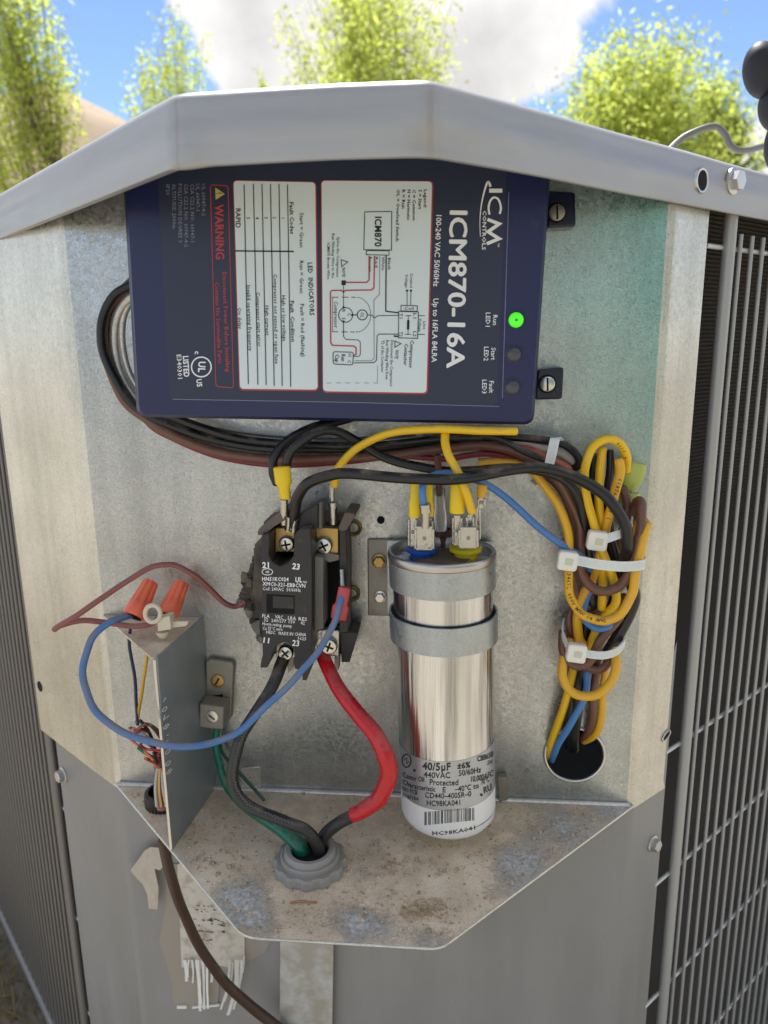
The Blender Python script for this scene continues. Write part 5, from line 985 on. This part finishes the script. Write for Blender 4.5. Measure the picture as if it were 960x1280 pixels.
# zip ties
def ribbon(g,pts,w,t=.0009):
    c=cr([P(*p) for p in pts],8); g.tube(c,1,4,flat=(w/2,t/2),axis=(0,1,0)) if False else None
    T=np.gradient(c,axis=0); T/=np.linalg.norm(T,axis=1)[:,None]; vs=[]
    Z=np.array(RIBAX,float)
    for p,tt in zip(c,T):
        wd=Z-tt*(tt@Z); wd/=np.linalg.norm(wd); nn=np.cross(tt,wd)
        vs+=[p+wd*w/2+nn*t/2,p-wd*w/2+nn*t/2,p-wd*w/2-nn*t/2,p+wd*w/2-nn*t/2]
    m_=len(c); g.add(vs,[(4*i+k,4*i+(k+1)%4,4*i+4+(k+1)%4,4*i+4+k) for i in range(m_-1) for k in range(4)]+[(3,2,1,0),(4*m_-4,4*m_-3,4*m_-2,4*m_-1)])
    # teeth across the strap
    for i in range(0,m_-1,1):
        for u in (.25,.75):
            p=c[i]*(1-u)+c[i+1]*u; tt=T[i]; wd=Z-tt*(tt@Z); wd/=np.linalg.norm(wd); nn=np.cross(tt,wd)
            s_=1 if nn[1]<0 else -1
            g.obox(p+nn*s_*(t/2+.00008),tt*.00018,wd*w*.36,nn*.00012)
    return g
def ziptie(label,head,hw,strap,Yh,w,tail=None,back=None,ax=(0,0,1)):
    global RIBAX
    RIBAX=ax
    r=thing('zip_tie',label,'zip tie',P(*head,Yh),'natural zip ties holding the wires')
    if hw:
        g=G(); c=P(*head,Yh); s_=PXW(hw,Yh)/2; ax_=np.array([1,0,-.12]); az_=np.array([.12,0,1.])
        q=[c+ax_*x*s_+az_*z*s_+np.array([0,-.0035,0]) for x,z in [(-.8,-1),(.8,-1),(1,-.8),(1,.8),(.8,1),(-.8,1),(-1,.8),(-1,-.8)]]; g.prism(q,(0,.0055,0)); h=build('head',g,NYL,r,bev=.0009,smooth=50)
        build('pawl_slot',G().obox(c+ax_*s_*.12+np.array([0,-.0036,0]),ax_*s_*.38,(0,.00015,0),az_*s_*.34),IVORY,r)
    g=G(); ribbon(g,strap,w); build('strap',g,NYLR,r,smooth=30)
    if back: g=G(); ribbon(g,back,w); build('strap_end',g,NYLR,r,smooth=30)
    return r
ziptie('uppermost small zip tie wrapped upright round the wires under the module',(694,549),0,[(700,553,-.016),(695,548,-.030),(693,552,-.033),(690,566,-.034),(686,582,-.033),(683,590,-.028)],-.03,.0052,ax=(1,0,.15),back=[(668,600,-.012),(673,604,-.020),(680,606,-.016)])
ziptie('short zip tie at the top of the coiled bundle with its head at the left',(746,675),25,[(752,676,-.034),(762,672,-.037),(776,667,-.037),(786,662,-.031),(790,652,-.022),(788,645,-.012)],-.034,.0048)
ziptie('long wide zip tie strapped across the middle of the coiled bundle',(709,700),25,[(712,701,-.038),(724,701,-.041),(745,705,-.044),(775,708,-.044),(798,707,-.041),(806,704,-.032),(803,698,-.020)],-.038,.0056)
ziptie('lowest zip tie round the bundle just above the panel hole',(720,815),25,[(724,815,-.034),(738,818,-.037),(756,819,-.037),(771,814,-.033),(780,804,-.024),(777,798,-.014)],-.034,.0046,back=[(705,776,-.012),(703,790,-.020),(708,806,-.028)])
# ================================================================== WIRE NUTS AND CLIP
def wirenut(label,b,t,wb,wt,Y,Yt):
    a_,b_=P(*b,Y),P(*t,Yt); ax=b_-a_; L_=np.linalg.norm(ax); ax/=L_; r=thing('wire_nut',label,'wire nut',a_,'orange red wire nuts')
    e=np.cross(ax,(0,1,0)); e/=np.linalg.norm(e); f=np.cross(ax,e); n=48; vs=[]; s_=.405/FPX
    prof=[(0,.86),(.03,.98),(.10,1.0),(.34,.93),(.40,.88),(.62,.80),(.95,.68),(1.,.60)]
    for z,k in prof:
        for i in range(n):
            t_=2*math.pi*i/n; rr=wb*s_/2*k
            if z>.36: rr*=1-.13*((i%6) in(0,1,5))
            vs.append(a_+ax*L_*z+rr*(math.cos(t_)*e+math.sin(t_)*f))
    g=G(); m_=len(prof); g.add(vs,[(j*n+i,j*n+(i+1)%n,(j+1)*n+(i+1)%n,(j+1)*n+i) for j in range(m_-1) for i in range(n)]+[tuple(range(n-1,-1,-1)),tuple((m_-1)*n+i for i in range(n))])
    build('cap',g,ORANGE,r,smooth=38); build('skirt_opening',G().lathe([(wb*s_*.36,-.0003),(wb*s_*.1,-.0003)],a_,ax,20),DARKIN,r); return r
wirenut('orange red wire nut lying on the left of the dusty bracket top',(167,771),(189,727),33,24,-.036,-.020)
wirenut('orange red wire nut at the right, behind the white nylon clip',(210,768),(228,727),31,24,-.028,-.016)
kc=thing('cable_clip','ivory nylon cable clip with a ring, lying on the dusty bracket top','cable clip',P(203,785,-.04))
a=np.linspace(0,2*math.pi,33); cc0=P(191,767,-.046); g=G(); g.tube([cc0+np.array([.0046*math.cos(t),.0012*math.sin(t),.0048*math.sin(t)]) for t in a],.0014,10,cap=False); build('ring',g,IVORY,kc,smooth=60)
g=G().ppx(rrect([(196,774),(212,770),(214,787),(197,790)],2),-.046,-.038); build('clip_block',g,IVORY,kc,bev=.0008)
g=G().ppx([(213,777),(236,777),(232,783),(213,785)],-.042,-.040); build('tail',g,IVORY,kc,bev=.0003)
g=G().lathe([(.004,0),(.0035,.002),(.002,.004)],P(203,789,-.042),(0,0,-1),16); build('foot',g,IVORY,kc,smooth=50)
# ================================================================== BELOW THE SHELF
lbx=thing('torn_label','torn dirty paper label hanging in white strips below the shelf','label',P(260,1160,0))
pp=lambda pts,Y,Yb,nm,mt:build(nm,G().ppx(pts,Y,Yb),mt,lbx)
pp([(208,1080),(330,1080),(340,1172),(332,1190),(300,1208),(276,1212),(272,1258),(248,1260),(222,1260),(214,1246),(215,1232),(209,1208),(199,1178),(207,1130)],.0022,.0029,'tape_residue',FILM2)
pp([(222,1080),(304,1080),(306,1207),(292,1211),(270,1206),(250,1211),(227,1209),(224,1139),(221,1120)],.0012,.0021,'paper_backing',PAPER)
pl2=pp([(180,1064),(188,1059),(199,1060),(209,1070),(206,1080),(200,1088),(193,1086),(198,1110),(197,1137),(186,1136),(184,1118),(178,1105),(171,1098),(163,1088),(172,1076)],-.004,-.0034,'tape_flap',FILM)
g=G()
def strip(x,y0,x1,y1,w,Y,cu):
    g=G(); n=6; vs=[]
    for i in range(n+1):
        t=i/n; xx=x+(x1-x)*t+cu*math.sin(t*math.pi)*2+random.uniform(-.3,.3); yy=y0+(y1-y0)*t; Yv=Y-.0035*t*t*abs(cu)*.6-.0008*math.sin(t*5+x); ww=w*(1-.25*t)
        a_,b_=P(xx-ww/2,yy,Yv),P(xx+ww/2,yy,Yv+.0006*cu); vs+=[a_,b_,b_+[0,.0004,0],a_+[0,.0004,0]]
    g.add(vs,[(4*i+k,4*i+(k+1)%4,4*i+4+(k+1)%4,4*i+4+k) for i in range(n) for k in range(4)]+[(3,2,1,0),(4*n,4*n+1,4*n+2,4*n+3)]); build('paper_strip',g,PAPERW,lbx)
for a_ in [(231,1200,233,1227,4.5,-.001,.3),(236,1200,235,1222,2,-.001,-.4),(240,1200,241,1229,2.6,0,.4),(246,1200,250,1264,4.4,-.002,.5),(250,1200,252,1256,2,-.001,-.5),(253,1200,255,1262,3.4,-.001,.4),(259,1200,260,1261,3.2,-.002,-.3),(264,1200,264,1228,4.2,0,.5),(268,1200,267,1218,3,0,.2),(287,1200,276,1262,3.6,-.003,1.6),(291,1204,281,1252,2.2,-.003,1.2),(296,1200,285,1269,5.5,-.004,1.9),(299,1200,292,1262,3.4,-.003,1.4),(302,1200,298,1240,3.5,-.002,.6),(305,1196,303,1216,2.4,-.001,.3)]: strip(*a_)
build('tape_edge',G().ppx([(221,1258),(233,1258),(233,1261),(221,1261)],.0005,.002).ppx([(240,1259),(274,1256),(274,1258),(240,1261)],.0005,.002),PAPERW,lbx)
g=G(); random.seed(3)
for i in range(46):
    x=random.uniform(241,280); y=random.choice([1132,1138,1150,1156,1165,1176])+random.uniform(-2,2); s_=random.uniform(1.2,3.5)
    g.add([P(x-s_,y,.0010),P(x+s_*.6,y-random.uniform(0,1.4),.0010),P(x+s_,y+random.uniform(.3,1.5),.0010)],[(0,1,2)])
build('faded_print',g,BLKD,lbx)
mb=build('steel_strap',G().prism([P(350,1168,-.004),P(417,1172,-.004),P(417,1172,-.004)*np.array([1,1,0])+np.array([-.012,0,-.70]),P(350,1168,-.004)*np.array([1,1,0])+np.array([-.014,0,-.70])],(0,.002,0)),STRAPM,None,bev=.0004); tag(mb,'stained flat steel strap running straight down below the shelf','strap')
# ================================================================== LID TOP
g=G(); pts_=[(800,215,.10),(843,181,.16),(868,165,.17),(893,158,.175),(906,168,.175),(914,183,.175),(930,188,.18),(960,181,.2),(1040,160,.24),(1100,175,.3)]
wg=[P(*p) for p in pts_]; wg[0][2]=.095
g.tube(cr(wg,8),.0024,12); fg=build('fan_guard_wire',g,WIRED,ac,smooth=60)
hd=thing('tool_handle','knobbly black rubber handle tip poking in at the right edge above the lid','tool',P(965,200,.12))
def blob(c,rx,rz,ry=None,tilt=0.):
    g=G(); n=24; pr=[(math.sin(math.pi*i/14),-math.cos(math.pi*i/14)) for i in range(15)]; t=math.radians(tilt); ax=np.array([math.sin(t),0,math.cos(t)]); ex=np.array([math.cos(t),0,-math.sin(t)])
    vs=[c+ax*rz*z+rx*r*(math.cos(2*math.pi*k/n)*ex+math.sin(2*math.pi*k/n)*np.array([0,1,0])) for r,z in pr for k in range(n)]
    g.add(vs,[(i*n+k,i*n+(k+1)%n,(i+1)*n+(k+1)%n,(i+1)*n+k) for i in range(14) for k in range(n)]); return g
s_=(.12+.45)/FPX
build('grip_end',blob(P(953,88,.12),20*s_,29*s_,tilt=-14),RUBK,hd,smooth=80); build('grip_middle',blob(P(972,134,.12),20*s_,26*s_,tilt=-12),RUBK,hd,smooth=80); build('grip_base',blob(P(977,180,.12),18*s_,30*s_),RUBK,hd,smooth=80)
build('shank',G().tube([P(978,185,.12),np.array([P(985,205,.12)[0],.12,.094])],.006,10),ZINC,hd,smooth=60)
# ================================================================== DEBRIS
def scatter(name,label,cat,mt,boxes,n,mk_):
    g=G()
    for i in range(n):
        x0,y0,x1,y1=random.choice(boxes); p=PZ(random.uniform(x0,x1),random.uniform(y0,y1),SHZ)
        if p[1]>-.004 or p[0]-XL<-p[1]+.003 or XR-p[0]<-p[1]+.003 or p[1]<yf+.003: continue
        mk_(g,p)
    o=build(name,g,mt,None); tag(o,label,cat,kind='stuff'); return o
def twig(g,p):
    a_=random.uniform(0,6.3); l=random.uniform(.0015,.005); d=np.array([math.cos(a_),math.sin(a_),random.uniform(0,.25)]); g.tube([p+[0,0,.0003],p+d*l*.5+[0,0,.0006],p+d*l+[0,0,.0003]],random.uniform(.00012,.0003),4)
def crumb(g,p):
    s_=abs(random.gauss(0,.00032))+.00018; r=RNG.normal(size=(8,3))*.25; q=[np.array([i,j,k])*s_+r[n_]*s_ for n_,(i,j,k) in enumerate([(-1,-1,-.4),(1,-1,-.4),(1,1,-.4),(-1,1,-.4),(-1,-1,1),(1,-1,1),(1,1,1),(-1,1,1)])]
    g.add([p+v_+np.array([0,0,s_*.4]) for v_ in q],[(3,2,1,0),(4,5,6,7),(0,1,5,4),(1,2,6,5),(2,3,7,6),(3,0,4,7)])
scatter('straw_debris','scattered straw and dry grass bits lying in the shelf dust','debris',TWIG,[(220,1000,700,1150),(480,1075,560,1095),(500,1125,560,1150),(230,1030,300,1090)],150,twig)
scatter('soil_crumbs','small soil crumbs lying in the shelf dust','debris',SOIL,[(160,990,740,1170)],1300,crumb)
g=G()
for i in range(120):
    p=PZ(random.gauss(526,11),random.gauss(1137,4),SHZ); crumb(g,p)
for i in range(35):
    p=PZ(random.gauss(488,9),random.gauss(1081,5),SHZ); crumb(g,p)
for i in range(60):
    p=PZ(random.gauss(528,15),random.gauss(1136,6),SHZ)+[0,0,.0005]; twig(g,p)
o=build('dirt_clump',g,TWIG,None); tag(o,'little heaps of broken dirt near the front of the shelf','debris',kind='stuff')
g=G().tube(cr([PZ(362,1130,SHZ)+[0,0,.0006],PZ(375,1129,SHZ)+[0,0,.0012],PZ(397,1129,SHZ)+[0,0,.0006]],5),.0005,6); o=build('copper_strand',g,COPPER,None,smooth=60); tag(o,'single copper strand lying in the dust in front of the bushing','wire strand')
